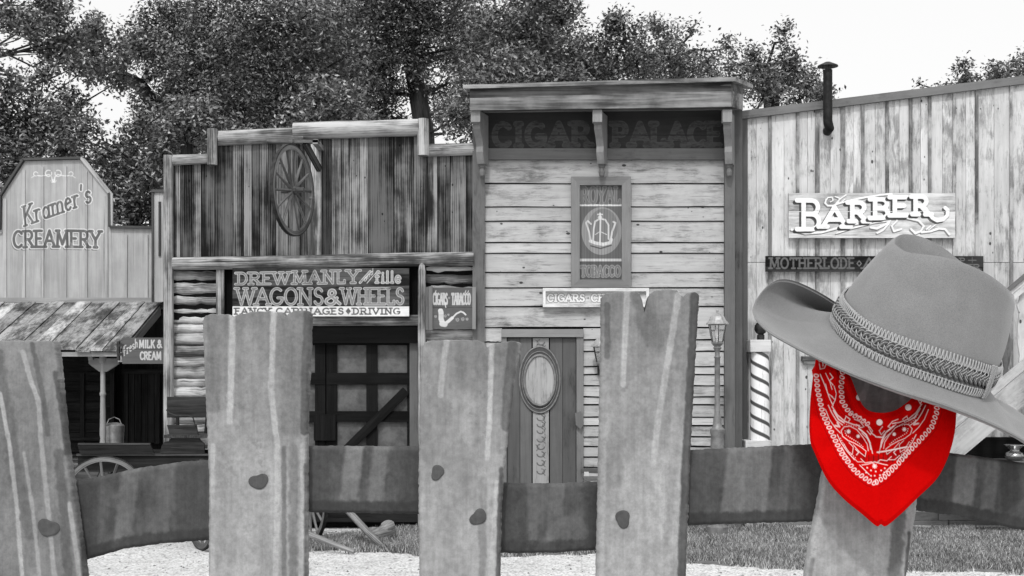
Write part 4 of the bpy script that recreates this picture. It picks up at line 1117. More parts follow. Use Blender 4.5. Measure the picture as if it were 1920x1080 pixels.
# ------------------------------------------------------------------ wagon
wg = thing('farm_wagon', (-3.4, 12.9, 0), 'dark old farm wagon with a high seat and spoked wheels parked before the log wall', 'wagon')
DN = 12.98
zt_, zl = PZ(851, DN), PZ(884, DN); x0, x1 = PX(146, DN), -2.35
b = MB(); b.box([(x0+x1)/2, DN+.012, (zt_+zl)/2], (x1-x0, .025, zt_-zl), 'x'); b.box([(x0+x1)/2, DN+.75, (zt_+zl)/2], (x1-x0, .025, zt_-zl), 'x')
b.box([x0+.012, DN+.38, (zt_+zl)/2], (.025, .70, zt_-zl), 'y'); b.box([x1-.012, DN+.38, (zt_+zl)/2], (.025, .70, zt_-zl), 'y'); b.box([(x0+x1)/2, DN+.38, zl+.02], (x1-x0-.06, .70, .03), 'x')
b.build('bed', M['darkwood'], wg)
b = MB(); b.box([(x0+x1)/2, DN-.006, zt_-.008], (x1-x0+.02, .03, .02), 'x', None, 3.0); b.box([(x0+x1)/2, DN-.004, zl+.01], (x1-x0, .02, .03), 'x', None, 1.8); b.build('edge_rail', M['darkwood'], wg)
b = MB(); b.pprism([(145,834),(280,831),(289,850),(150,851)], DN-.05, .03, 'x', .8); b.pbox(146, 831, 281, 834, DN-.055, .04, 'x', 3.0); b.build('flared_side', M['darkwood'], wg)
b = MB(); b.pprism([(303,836),(308,829),(316,827),(320,822),(322,819),(372,819),(376,826),(383,832),(383,850),(300,850)], DN-.01, .03, 'x', 1.9)
b.build('seat_riser', M['darkwood'], wg); b = MB(); b.pprism([(303,836),(308,829),(316,827),(320,822),(322,819),(372,819),(376,826),(383,832),(383,850),(300,850)], DN+.70, .03, 'x', 1.9); b.build('seat_riser', M['darkwood'], wg)
b = MB(); b.box([PX(352, DN), DN+.37, PZ(818, DN)], (.46, .84, .03), 'y', None, 2.2); b.build('seat', M['darkwood'], wg)
b = MB(); b.pprism([(313,797),(368,797),(371,815),(318,816)], DN+.0, .03, 'x', 1.6); b.build('seat_side', M['darkwood'], wg); b = MB(); b.pprism([(313,797),(368,797),(371,815),(318,816)], DN+.72, .03, 'x', 1.6); b.build('seat_side', M['darkwood'], wg)
b = MB(); b.pbox(313, 744, 395, 783, DN+.30, .03, 'x', 1.7); b.bar([PX(318, DN), DN+.31, PZ(783, DN+.3)], [PX(318, DN), DN+.31, PZ(816, DN)], .03, .03, (1,0,0)); b.bar([PX(388, DN+.3), DN+.31, PZ(783, DN+.3)], [PX(372, DN), DN+.31, PZ(816, DN)], .03, .03, (0,1,0)); b.build('seat_back', M['darkwood'], wg)
b = MB(); b.tube([P(312, 768, DN-.01), P(318, 775, DN-.01), P(330, 779, DN-.01), P(352, 779, DN-.01), P(362, 783, DN-.01), P(366, 798, DN-.01)], .008, 8); b.build('arm_rail', M['iron'], wg, True)
def wagon_wheel(c, yaw):
    b = MB(); r_ = None
    ax = np.array([math.cos(yaw), math.sin(yaw), 0])
    # the wheel is one part with rim, tyre, spokes and hub below it
    bb = MB(); s = np.array([-.06, -.02, .02, .06]); bb.tube([np.array(c)+ax*q for q in s], np.array([.07, .075, .075, .07]), 16, True, .7)
    w = bb.build('wheel', M['wheelwood'], wg)
    wheel_parts(wg, c, .437, yaw, 14, .035, M['wheelwood'], .06, .24, .9, parent=w)
wagon_wheel([PX(197, 12.8), 12.8, .437], math.radians(90)); wagon_wheel([PX(197, 12.8), 13.85-.02, .437], math.radians(90))
fa = np.array([-2.52, 12.62, .437]); ad = np.array([.848, .53, 0])
wagon_wheel(fa-ad*.56, math.radians(32)); wagon_wheel(fa+ad*.56, math.radians(32))
b = MB(); b.bar(fa-ad*.5, fa+ad*.5, .07, .08, tone=1.5); b.bar([PX(197,12.8), 12.85, .437], [PX(197,12.8), 13.8, .437], .07, .08, tone=1.5)
b.bar([PX(197,12.8), 13.3, .46], [fa[0], 13.3, .46], .06, .05, tone=1.4); b.bar([PX(197,12.8), 13.35, .44], [PX(197,12.8), 13.35, zl+.01], .5, .08, (1,0,0), 1.2); b.bar([-2.52, 13.0, .44], [-2.52, 13.2, zl+.01], .3, .08, (1,0,0), 1.2)
b.build('axle', M['darkwood'], wg)
def shaft(pts, r):
    b = MB(); b.tube(pts, r, 10, True, 1.3, .04); b.build('shaft', M['wheelwood'], wg, True)
tip1 = P(664, 1041, 12.0); tip2 = P(722, 1034, 12.22)
tip1[2] = .025; tip2[2] = .03
shaft(np.array([[-2.6, 12.35, .42], [-2.25, 12.25, .28], list((np.array([-2.25,12.25,.28])+tip1)/2-[0,0,.0]), tip1]), np.array([.032,.034,.03,.02]))
shaft(np.array([[-2.05, 12.95, .70], P(650, 955, 12.8), P(690, 998, 12.5), tip2]), np.array([.03,.036,.034,.03]))
bk = MB(); cz = [PX(214, 14.75), 14.75, .691]
k = 14.75/FPX
pr = [(16*k,0)]
for q in range(9): pr += [(16.2*k+.002*(q % 2)+q*.2*k, q*6.5*k+1*k), (16.9*k+q*.2*k, q*6.5*k+3.5*k)]
pr += [(18.5*k,63*k),(18.6*k,66*k),(17*k,68*k),(8*k,72*k)]
bk.lathe(cz, pr, 28)
bk.tube([[cz[0]-.09, 14.75, cz[2]+67*k], [cz[0]-.06, 14.75, cz[2]+78*k], [cz[0], 14.75, cz[2]+82*k], [cz[0]+.06, 14.75, cz[2]+78*k], [cz[0]+.09, 14.75, cz[2]+67*k]], .006, 6)
settags(bk.build('milk_can', M['galv'], None, True), 'ribbed galvanised can with a lid standing on the creamery porch', 'milk can')
lg = MB()
p0 = P(690, 1003, 12.85); p1 = P(736, 985, 13.1); p0[2] = .045; p1[2] = .13
ss = np.linspace(0, 1, 14)[:, None]
lg.tube(p0+(p1-p0)*ss, .075+.018*np.sin(ss[:, 0]*9)+.01*rng.random(14), 9, True, 1.2, .28, squash=.6)
lg.tube([p0+[-.05,-.03,-.01], (p0+p1)/2+[-.02,-.06,-.04], p1+[.0,-.03,-.06]], np.array([.03,.06,.045]), 8, True, 1.0, .3)
settags(lg.build('log_chunk', M['wheelwood']), 'splintered chunk of weathered log lying in the grass behind the wagon poles', 'log')

# ------------------------------------------------------------------ trees
M['bark'] = wood('dark_oak_bark', .008, .05, blot=.6, bump=1.0)
def frand(n): 
    v = rng.normal(size=(n, 3)); return v/np.linalg.norm(v, axis=1)[:, None]
def tree(label, D, trunk, blobs, dens=1.0, lsz=.036, tone=1.0, depth=.9, group='oaks behind the shops'):
    tb = P(trunk[0][0], trunk[0][1], D); root = thing('oak_tree', (tb[0], D, 0), label, 'tree', group)
    b = MB()
    tp = [np.array([tb[0], D, 0])]+[P(x, y, D) for x, y in trunk]
    nn = len(tp); r0 = .22*D/22
    b.tube(tp, np.linspace(r0, r0*.45, nn), 10, True, 1.0, .08)
    V = []; T = []
    top = tp[-1]
    for bi, (px, py, rp) in enumerate(blobs):
        r = rp*D/FPX; c = P(px, py, D)+[0, (rng.random()-.5)*2*depth, 0]
        # limb from the nearest trunk point to the clump
        k = min(range(1, nn), key=lambda q: np.linalg.norm(tp[q]-c)+(.6 if tp[q][2] > c[2] else 0)); s = tp[k]
        mid = (s+c)/2+rng.normal(size=3)*.12*np.linalg.norm(c-s)
        L = np.linalg.norm(c-s); rr = min(.015+.014*L, .07)*(.35 if D < 20 else .8)
        b.tube([s, s+(mid-s)*.5+[0,0,-.05*L*.3], mid, mid+(c-mid)*.6+rng.normal(size=3)*.06, c], np.array([rr*1.5, rr*1.3, rr, rr*.7, rr*.35]), 6, False, 1.0)
        ns = max(7, int(22*(rp/60)**1.7))
        sub = frand(ns)*(r*(.35+.6*rng.random((ns, 1))**.7)); sub[:, 1] *= .9
        sc_ = c+sub; nl = int(dens*2.6*(rp*D/FPX)**2*np.pi/(lsz*lsz*.95)/ns)
        for q in sc_[::3]: b.tube([c+(q-c)*.15, (c+q)/2+rng.normal(size=3)*.04, q], np.array([.018, .012, .005]), 4, False)
        sr = r*.20+.11
        o = rng.normal(size=(ns, nl, 3))*sr*.55
        pts = (sc_[:, None]+o).reshape(-1, 3)
        # keep small random holes so that the sky shows
        V.append(pts); T.append(np.repeat(.4+.95*rng.random(ns), nl))
    b.build('trunk', M['bark'], root, True)
    pts = np.concatenate(V); m = len(pts)
    d = frand(m); d[:, 2] = d[:, 2]*.7-.1; d /= np.linalg.norm(d, axis=1)[:, None]
    nrm = frand(m); nrm[:, 2] = np.abs(nrm[:, 2])+.3; nrm[:, 1] -= .3
    s = np.cross(d, nrm); s /= np.linalg.norm(s, axis=1)[:, None]+1e-9
    n2 = np.cross(s, d)
    L = lsz*(.7+.6*rng.random((m, 1))); W = L*.50
    quad = np.stack([pts-d*L, pts+s*W+n2*W*.35, pts+d*L, pts-s*W+n2*W*.35], 1).reshape(-1, 3)
    F = np.arange(4*m).reshape(-1, 4)
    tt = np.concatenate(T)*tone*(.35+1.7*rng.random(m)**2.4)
    cb = MB(); cb.add(quad, F, quad, np.repeat(tt, 4)); cb.build('crown', M['leaf'], root)
    return m
nl = 0
nl += tree('largest oak on the left whose dark limb crosses the bright gap in the leaves', 22, [(300,420),(296,260),(290,195),(262,160),(225,140)],
  [(330,60,85),(430,40,105),(540,60,105),(400,150,95),(500,170,100),(600,150,90),(255,100,42),(385,245,60),(620,60,90),(560,235,70),(290,30,45),(470,235,70),(345,215,55),(330,130,75),(262,55,30),(650,220,55),(255,190,24),(235,70,22),(240,225,26),(300,250,34),(318,180,40)])
nl += tree('thin-leaved oak whose branch reaches out at the top left corner', 19.5, [(-60,300),(-75,120),(-60,60)],
  [(15,40,36),(45,58,30),(75,62,34),(100,52,34),(134,48,40),(118,14,40),(150,78,36),(95,0,28),(160,105,34),(195,128,34),(128,100,32),(170,145,26),(225,140,36),(-30,30,40),(105,85,30),(5,12,22),(40,20,22),(215,95,24),(70,90,24),(150,50,36),(200,70,24)], dens=1.15)
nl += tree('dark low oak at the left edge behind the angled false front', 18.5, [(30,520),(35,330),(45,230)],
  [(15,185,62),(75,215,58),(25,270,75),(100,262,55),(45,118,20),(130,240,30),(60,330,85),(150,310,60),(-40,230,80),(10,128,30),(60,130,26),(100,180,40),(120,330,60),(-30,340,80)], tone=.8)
nl += tree('bushy oak between the pale false front and the stepped log parapet', 18, [(255,520),(250,380),(245,300)],
  [(225,275,48),(262,325,60),(235,385,55),(300,285,48),(185,262,30),(275,240,38),(205,320,45),(300,350,45),(330,270,45),(150,290,35),(215,430,40),(275,410,45)], dens=1.15)
nl += tree('tall oak with a dark trunk standing up behind the hanging wheel', 24, [(800,380),(795,250),(785,180),(770,110),(780,40),(760,-60)],
  [(700,50,95),(740,150,60),(830,50,80),(880,95,62),(690,205,60),(860,150,45),(640,140,70),(760,20,90),(585,110,70),(820,-20,80),(700,-20,90),(740,215,38),(850,215,28),(600,20,80),(795,110,34),(806,150,30),(812,200,24),(780,170,24)], dens=.95, depth=1.1)
nl += tree('leafy oak rising behind the left half of the tall cornice', 21, [(960,420),(950,280),(960,170),(975,90)],
  [(950,90,66),(1005,50,66),(1050,62,46),(925,145,55),(1000,130,62),(1065,118,52),(950,25,66),(890,215,44),(1058,18,30),(900,170,40),(860,235,35),(905,260,35),(1010,0,50),(925,200,40)], dens=1.1)
nl += tree('rounded oak rising behind the middle of the tall cornice', 22, [(1140,420),(1135,260),(1130,170)],
  [(1112,95,48),(1165,82,42),(1130,140,55),(1190,95,34),(1185,140,45),(1095,130,45),(1150,60,24),(1215,135,34),(1105,175,50)], dens=1.05)
nl += tree('airy oak rising behind the right half of the tall cornice', 23, [(1290,420),(1285,260),(1275,170),(1262,120)],
  [(1235,78,36),(1282,90,40),(1240,135,44),(1305,122,34),(1345,112,22),(1275,160,48),(1222,55,20),(1320,160,40),(1296,62,16),(1350,150,34),(1362,86,9)], dens=.8)
nl += tree('open-crowned oak between the tall cornice and the stovepipe', 21, [(1450,420),(1450,260),(1446,180),(1440,120)],
  [(1545,150,24),(1540,190,26),(1438,92,28),(1458,72,20),(1500,112,26),(1408,150,38),(1470,150,42),(1528,160,34),(1562,182,17),(1372,150,30),(1448,122,30),(1420,190,50),(1500,190,45),(1380,112,16),(1400,122,20)], dens=.85)
nl += tree('distant oak showing over the sloping roof at the right edge', 30, [(1850,420),(1850,260),(1850,180)],
  [(1808,148,26),(1768,165,20),(1888,132,28),(1848,152,24),(1830,178,40),(1915,135,34),(1706,172,7),(1740,178,14),(1790,180,30),(1880,170,36),(1960,120,45),(1800,122,10)], lsz=.048)
nl += tree('far oak filling in behind the log parapet and the wheel', 28, [(560,520),(555,330),(540,230)],
  [(440,235,70),(540,225,60),(640,215,55),(360,270,60),(480,160,80),(600,130,90),(700,110,90),(560,50,90),(420,90,80),(690,200,40)], dens=.7, lsz=.05, tone=.7)  # lowered tone darkens the leaves like the shaded gaps behind
nl += tree('far oak filling in between the parapet log and the tall cornice', 29, [(960,520),(940,330),(930,230)],
  [(890,90,80),(960,120,90),(1040,130,80),(920,200,60),(1110,160,60),(880,250,50),(1000,40,70),(1200,160,45),(850,40,60)], dens=.65, lsz=.05, tone=.7)  # leaf colour darkened here too, in place of shade between crowns
nl += tree('pale low oak coloured as if catching light just above the left end of the parapet log', 17.2, [(345,520),(350,330),(350,270)],
  [(330,215,28),(355,205,34),(385,225,36),(365,250,42),(320,250,34),(410,250,28),(300,280,26)], dens=1.2, tone=1.35, depth=.35)  # raised tone puts the lit look into the leaf colour
nl += tree('pale bushy oak coloured as if catching light above the middle of the parapet log', 17.6, [(600,520),(590,330),(590,270)],
  [(560,215,34),(600,195,40),(640,205,40),(675,225,34),(545,245,34),(610,240,40),(700,245,26),(520,262,24),(640,175,26),(470,262,26)], dens=1.2, tone=1.3, depth=.4)  # leaves lightened in colour to read as sunlit
nl += tree('pale oak coloured as if catching light just above the left end of the tall cornice', 18.2, [(985,520),(980,330),(975,240)],
  [(900,150,30),(935,130,36),(975,120,38),(1010,130,34),(950,160,36),(1000,165,40),(1045,150,32),(1080,160,26),(905,190,20)], dens=1.1, tone=1.25, depth=.4)  # brighter leaf tone stands in for light on the crown
print('leaves', nl)

# ------------------------------------------------------------------ picket fence close to the camera
GAIN = 1.34
def lin(d): 
    c = np.asarray(d, float)/255.; return np.where(c <= .04045, c/12.92, ((c+.055)/1.055)**2.4)/GAIN
DFN = 1.60
def fence_mat():
    m, nt, n, l, b = newmat('weathered_fence_paint'); g = NG(nt)
    gc = g.attr('gc')
    n1 = g.noise(gc, 110, 4, .75); n2 = g.noise(g.mapv(gc, (14, 14, 8)), 1, 6, .65); n3 = g.noise(gc, 45, 6, .7)
    c = g.math('MULTIPLY', g.attr('pv', True), g.ramp(n1, .25, .75, .80, 1.18))
    c = g.math('MULTIPLY', c, g.ramp(n2, .25, .75, .80, 1.20))
    sp = g.math('MULTIPLY', g.ramp(n3, .56, .64, 0, .20), g.ramp(n2, .45, .6))
    c = g.math('MULTIPLY', c, g.math('SUBTRACT', 1.0, sp))
    c = g.math('MULTIPLY', c, g.ramp(g.noise(g.mapv(gc, (150, 60, 7)), 1, 5, .65), .3, .7, .90, 1.07))
    cc = n.new('ShaderNodeCombineColor'); [l.new(c, cc.inputs[i]) for i in range(3)]
    l.new(cc.outputs[0], b.inputs['Base Color']); b.inputs['Roughness'].default_value = .85; b.inputs['Specular IOR Level'].default_value = .15
    g.bump(g.noise(g.mapv(gc, (190, 190, 9)), 1, 5, .65), .25, .001, b)
    return m
M['fence'] = fence_mat()
def interp(poly, t, by=1):
    p = np.array(sorted(poly, key=lambda q: q[by]), float); return np.interp(t, p[:, by], p[:, 1-by])
fence = thing('picket_fence', (PX(900, DFN), DFN, 0), 'tall rustic fence of crooked streaky pickets on dark rails in the foreground', 'fence')
def plank(name, left, right, top, bottom, D, paintf, rows, cols=90, th=.018, vertical=True, seed=0, jag=1.2):
    """crooked board: outline from photo pixels at its own distance D, real thickness, rounded edges"""
    if vertical:
        s = np.linspace(0, 1, cols); y = np.asarray(rows, float)
        tx = interp(top, left[0][0]*0+0, 0) if 0 else None
        yt0 = min(p[1] for p in top)
        V = []
        n = len(y)
        xl = interp(left, y); xr = interp(right, y)
        xl = xl+(fbm(y/6., y*0+seed, seed)-.5)*2.2*jag; xr = xr+(fbm(y/5., y*0+seed+3, seed+1)-.5)*2.6*jag
        Xb = xl[:, None]+(xr-xl)[:, None]*s[None]
        f = np.clip((Xb-xl[:, None])/(xr-xl)[:, None], 0, 1)
        tp = interp(top, Xb[0], 0)+(fbm(Xb[0]/7., Xb[0]*0, seed+5)-.5)*3       # top profile
        Yb = np.repeat(y[:, None], cols, 1)
        fade = np.exp(-(y-y[0])/22.)
        Yb = y[0]+(Yb-y[0])*1.0+(tp-y[0])[None]*fade[:, None]
    else:
        s = np.linspace(0, 1, cols); x = np.asarray(rows, float)
        yt = interp(top, x, 0)+(fbm(x/6., x*0+seed, seed)-.5)*2.2*jag; yb = interp(bottom, x, 0)+(fbm(x/6., x*0+seed+4, seed+1)-.5)*2.4*jag
        Yb = yt[:, None]+(yb-yt)[:, None]*s[None]; Xb = np.repeat(x[:, None], cols, 1)
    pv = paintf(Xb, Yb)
    r, c = Xb.shape
    es = np.minimum(np.minimum(s, 1-s)*cols, 3)/3; ed = es[None]*np.ones((r, 1))
    ed[0] *= 0; ed[1] *= .6
    yy = D+.004*(1-ed)**2
    F_ = np.stack([PX(Xb, yy), yy, PZ(Yb, yy)], -1).reshape(-1, 3)
    B_ = np.stack([PX(Xb, D), np.full_like(Xb, D+th), PZ(Yb, D)], -1).reshape(-1, 3)
    F_[:, 0] = PX(Xb, D).ravel(); F_[:, 2] = PZ(Yb, D).ravel()
    V = np.concatenate([F_, B_]); N = r*c
    i = np.arange(r-1)[:, None]; j = np.arange(c-1)[None]
    q = np.stack([i*c+j, (i+1)*c+j, (i+1)*c+j+1, i*c+j+1], -1).reshape(-1, 4)
    if not vertical: q = q[:, ::-1]
    F = [q, q[:, ::-1]+N]
    def rim(ids): ids = np.array(ids); return np.stack([ids[:-1], ids[1:], ids[1:]+N, ids[:-1]+N], -1)
    e = [rim([k*c for k in range(r)]), rim([k*c+c-1 for k in range(r)][::-1]), rim(list(range(c))[::-1]), rim([(r-1)*c+k for k in range(c)])]
    if vertical: e = [x_[:, ::-1] for x_ in e]
    F = np.concatenate(F+e)
    g = np.stack([np.concatenate([Xb.ravel()]*2)/1500, np.concatenate([np.zeros(N), np.ones(N)*.02]), np.concatenate([Yb.ravel()]*2)/1500], -1)
    pv2 = np.concatenate([pv.ravel()]*2)
    b = MB(); b.add(V, F, g, 1.0, pv2, np.ones(2*N))
    return b.build(name, M['fence'], fence, True)
def seg_dist(X, Y, pts):
    d = np.full(X.shape, 1e6)
    for (ax, ay), (bx, by) in zip(pts[:-1], pts[1:]):
        vx, vy = bx-ax, by-ay; L2 = vx*vx+vy*vy+1e-9
        t = np.clip(((X-ax)*vx+(Y-ay)*vy)/L2, 0, 1); d = np.minimum(d, np.hypot(X-ax-t*vx, Y-ay-t*vy))
    return d
def painter(base_top, base_bot, light, dark, seed, ytop=560, washes=()):
    def f(X, Y):
        u = np.clip((Y-ytop)/380, 0, 1); v = base_top+(base_bot-base_top)*u
        n = fbm(X/38, Y/90, seed, 4); v = v+(n-.5)*34
        n2 = fbm(X/9, Y/12, seed+7, 4)
        for (pts, w, val) in washes:
            d = seg_dist(X, Y, pts); a = np.clip((w/2-d+(n2-.5)*w*.5)/(w*.25)+.5, 0, 1); v = v*(1-a)+val*a
        for (pts, w, val) in light:
            d = seg_dist(X, Y, pts)+(n2-.5)*3.2; a = np.clip((w/2-d)/2.2+.5, 0, 1)*(.8+.2*n2); v = v*(1-a)+(val+5)*a
        for (pts, w, val) in dark:  # dark streaks; those along the right edge colour in a shaded side face
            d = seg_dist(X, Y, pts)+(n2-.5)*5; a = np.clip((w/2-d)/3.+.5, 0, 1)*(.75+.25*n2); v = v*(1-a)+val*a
        return lin(np.clip(v, 20, 230))
    return f
def knot(x, y, r, o, seed):
    b = MB(); a = np.linspace(0, 2*np.pi, 26, endpoint=False); rr = r*(1+.16*np.sin(a*2+seed)+.10*np.sin(a*3+seed*2))
    D = DFN-.0015
    V = np.concatenate([np.stack([PX(x+rr*np.cos(a)*k, D), np.full(26, D-h), PZ(y+rr*np.sin(a)*k, D)], -1) for k, h in ((1, -.004), (1, -.0005), (.85, .0002))])
    F = [(i, (i+1) % 26, 26+(i+1) % 26, 26+i) for i in range(26)]+[(26+i, 26+(i+1) % 26, 52+(i+1) % 26, 52+i) for i in range(26)]+[tuple(range(52, 78))]
    b.add(V, F, V, 1.0, np.full(78, lin(84)), np.ones(78)); b.build('knot', M['fence'], o)
def rowsfor(y0): return np.concatenate([y0+np.arange(0, 30, .8), np.arange(y0+31, 1130, 2.2), np.linspace(1140, 3245, 30)])
def ext(p, q, y=3245, k=1.0):     # continue an edge to the ground
    sl = (q[0]-p[0])/(q[1]-p[1])*k; return (q[0]+(y-q[1])*sl, y)
# picket 1
Lp = [(-12,645),(-6,760),(-16,900),(-34,1080)]; Rp = [(104,645),(110,700),(121,820),(140,950),(158,1080)]
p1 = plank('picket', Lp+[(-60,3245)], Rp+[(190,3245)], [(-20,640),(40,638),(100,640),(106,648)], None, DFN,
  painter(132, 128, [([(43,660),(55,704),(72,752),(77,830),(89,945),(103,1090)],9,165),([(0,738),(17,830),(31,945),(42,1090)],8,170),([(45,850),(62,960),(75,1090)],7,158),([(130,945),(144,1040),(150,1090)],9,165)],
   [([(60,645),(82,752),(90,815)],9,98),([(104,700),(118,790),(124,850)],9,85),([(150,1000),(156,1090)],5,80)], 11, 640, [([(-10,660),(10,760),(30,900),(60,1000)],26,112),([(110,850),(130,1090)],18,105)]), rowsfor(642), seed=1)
knot(90, 990, 18, p1, 1)
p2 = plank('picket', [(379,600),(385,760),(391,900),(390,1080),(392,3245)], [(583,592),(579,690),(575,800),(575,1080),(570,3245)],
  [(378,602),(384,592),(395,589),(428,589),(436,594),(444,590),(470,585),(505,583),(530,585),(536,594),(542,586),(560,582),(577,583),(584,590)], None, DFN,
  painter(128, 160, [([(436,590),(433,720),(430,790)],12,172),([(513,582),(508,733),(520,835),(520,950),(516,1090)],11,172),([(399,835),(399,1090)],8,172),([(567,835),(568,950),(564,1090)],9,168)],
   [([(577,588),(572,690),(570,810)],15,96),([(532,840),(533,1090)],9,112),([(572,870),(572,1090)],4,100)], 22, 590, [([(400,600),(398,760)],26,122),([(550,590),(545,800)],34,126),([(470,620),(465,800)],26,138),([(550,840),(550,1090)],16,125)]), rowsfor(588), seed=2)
knot(485, 903, 16, p2, 2)
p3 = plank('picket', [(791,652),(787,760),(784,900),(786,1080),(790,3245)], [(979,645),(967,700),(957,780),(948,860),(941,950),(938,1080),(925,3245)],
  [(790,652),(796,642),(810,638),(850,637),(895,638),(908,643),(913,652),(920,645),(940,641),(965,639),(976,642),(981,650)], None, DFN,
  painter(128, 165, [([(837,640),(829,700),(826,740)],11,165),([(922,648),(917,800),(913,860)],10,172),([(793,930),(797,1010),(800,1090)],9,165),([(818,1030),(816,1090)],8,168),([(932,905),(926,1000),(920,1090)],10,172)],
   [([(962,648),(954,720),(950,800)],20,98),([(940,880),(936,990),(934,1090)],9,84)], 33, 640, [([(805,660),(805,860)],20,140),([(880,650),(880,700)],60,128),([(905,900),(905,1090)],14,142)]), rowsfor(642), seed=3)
knot(897, 970, 15, p3, 3); knot(820, 886, 13, p3, 4)
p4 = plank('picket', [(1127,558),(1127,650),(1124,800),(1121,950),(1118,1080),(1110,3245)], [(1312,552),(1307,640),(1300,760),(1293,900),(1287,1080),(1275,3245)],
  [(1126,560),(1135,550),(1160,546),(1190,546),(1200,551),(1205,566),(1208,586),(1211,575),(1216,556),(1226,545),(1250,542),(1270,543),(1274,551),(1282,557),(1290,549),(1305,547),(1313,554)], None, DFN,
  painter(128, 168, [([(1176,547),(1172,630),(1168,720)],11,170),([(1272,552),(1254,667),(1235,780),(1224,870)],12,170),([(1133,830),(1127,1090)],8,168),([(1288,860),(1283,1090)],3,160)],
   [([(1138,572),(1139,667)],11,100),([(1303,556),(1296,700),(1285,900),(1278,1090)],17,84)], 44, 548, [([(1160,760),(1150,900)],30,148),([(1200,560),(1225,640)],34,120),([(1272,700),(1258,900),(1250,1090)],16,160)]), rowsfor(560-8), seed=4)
knot(1168, 973, 15, p4, 5)
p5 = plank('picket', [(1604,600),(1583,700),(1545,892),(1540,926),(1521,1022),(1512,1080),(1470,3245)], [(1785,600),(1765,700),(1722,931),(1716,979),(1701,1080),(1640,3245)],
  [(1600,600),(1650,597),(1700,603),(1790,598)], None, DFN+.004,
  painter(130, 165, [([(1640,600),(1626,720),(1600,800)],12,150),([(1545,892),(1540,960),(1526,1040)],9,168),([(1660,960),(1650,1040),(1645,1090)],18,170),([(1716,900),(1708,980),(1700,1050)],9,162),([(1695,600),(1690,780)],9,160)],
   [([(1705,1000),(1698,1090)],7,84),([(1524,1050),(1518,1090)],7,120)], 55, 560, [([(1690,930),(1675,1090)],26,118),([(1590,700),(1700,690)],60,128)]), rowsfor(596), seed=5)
# rails behind the pickets
def rail(x0, x1, top, bottom, seed, lights=(), darks=(), D=None):
    pf = painter(98, 92, [], [], seed, 800)
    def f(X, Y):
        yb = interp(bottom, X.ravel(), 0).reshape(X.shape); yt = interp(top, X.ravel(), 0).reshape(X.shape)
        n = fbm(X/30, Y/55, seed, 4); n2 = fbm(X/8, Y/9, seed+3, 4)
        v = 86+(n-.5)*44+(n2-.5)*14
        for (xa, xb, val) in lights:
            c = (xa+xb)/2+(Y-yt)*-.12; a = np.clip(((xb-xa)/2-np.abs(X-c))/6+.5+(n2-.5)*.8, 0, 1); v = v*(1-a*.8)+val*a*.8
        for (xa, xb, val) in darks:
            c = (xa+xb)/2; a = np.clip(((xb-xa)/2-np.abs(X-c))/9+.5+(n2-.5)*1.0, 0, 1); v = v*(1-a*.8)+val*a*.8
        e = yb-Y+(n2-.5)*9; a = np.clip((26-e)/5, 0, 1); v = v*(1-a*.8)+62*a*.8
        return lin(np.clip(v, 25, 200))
    return plank('rail', None, None, top, bottom, D or DFN+.022, f, np.arange(x0, x1, 2.4), 60, .016, False, seed)
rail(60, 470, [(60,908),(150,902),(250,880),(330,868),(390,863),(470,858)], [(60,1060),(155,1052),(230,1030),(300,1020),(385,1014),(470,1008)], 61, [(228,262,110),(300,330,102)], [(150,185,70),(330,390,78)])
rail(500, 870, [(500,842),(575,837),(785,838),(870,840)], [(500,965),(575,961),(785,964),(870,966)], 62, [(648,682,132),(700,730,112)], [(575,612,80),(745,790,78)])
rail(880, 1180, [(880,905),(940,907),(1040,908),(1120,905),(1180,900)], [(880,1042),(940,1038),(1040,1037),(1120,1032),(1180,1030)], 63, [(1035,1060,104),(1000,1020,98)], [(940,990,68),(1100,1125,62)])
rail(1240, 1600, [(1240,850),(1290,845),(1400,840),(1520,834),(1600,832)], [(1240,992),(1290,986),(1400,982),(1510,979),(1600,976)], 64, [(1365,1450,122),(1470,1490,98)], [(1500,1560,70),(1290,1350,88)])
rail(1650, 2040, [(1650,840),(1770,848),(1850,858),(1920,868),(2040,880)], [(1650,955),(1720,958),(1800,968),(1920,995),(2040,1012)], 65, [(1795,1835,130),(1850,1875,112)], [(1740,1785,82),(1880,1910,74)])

# ------------------------------------------------------------------ hat on the last picket
def crm(pts, n):
    """closed Catmull-Rom through pts, n samples"""
    p = np.asarray(pts, float); k = len(p); t = np.linspace(0, k, n, endpoint=False); i = t.astype(int); f = (t-i)[:, None]
    a, b_, c, d = p[(i-1) % k], p[i % k], p[(i+1) % k], p[(i+2) % k]
    return .5*((2*b_)+(-a+c)*f+(2*a-5*b_+4*c-d)*f**2+(-a+3*b_-3*c+d)*f**3)
NR = 192
def ring(lst): return crm([P(x, y, d) for x, y, d in lst], NR)
brim_o = ring([(1415,574,1.60),(1434,612,1.55),(1488,646,1.515),(1570,686,1.485),(1668,724,1.475),(1772,757,1.48),(1862,793,1.51),(1930,829,1.56),
               (1972,856,1.62),(1958,812,1.68),(1905,768,1.72),(1850,738,1.74),(1770,700,1.75),(1668,640,1.75),(1545,553,1.665),(1462,524,1.615)])
crown_b = ring([(1561,606,1.62),(1584,638,1.575),(1625,668,1.552),(1680,694,1.545),(1735,714,1.547),(1785,731,1.556),(1822,741,1.575),(1842,741,1.60),
                (1850,731,1.625),(1846,720,1.65),(1815,700,1.68),(1760,672,1.69),(1705,645,1.695),(1650,617,1.69),(1600,596,1.67),(1572,590,1.645)])
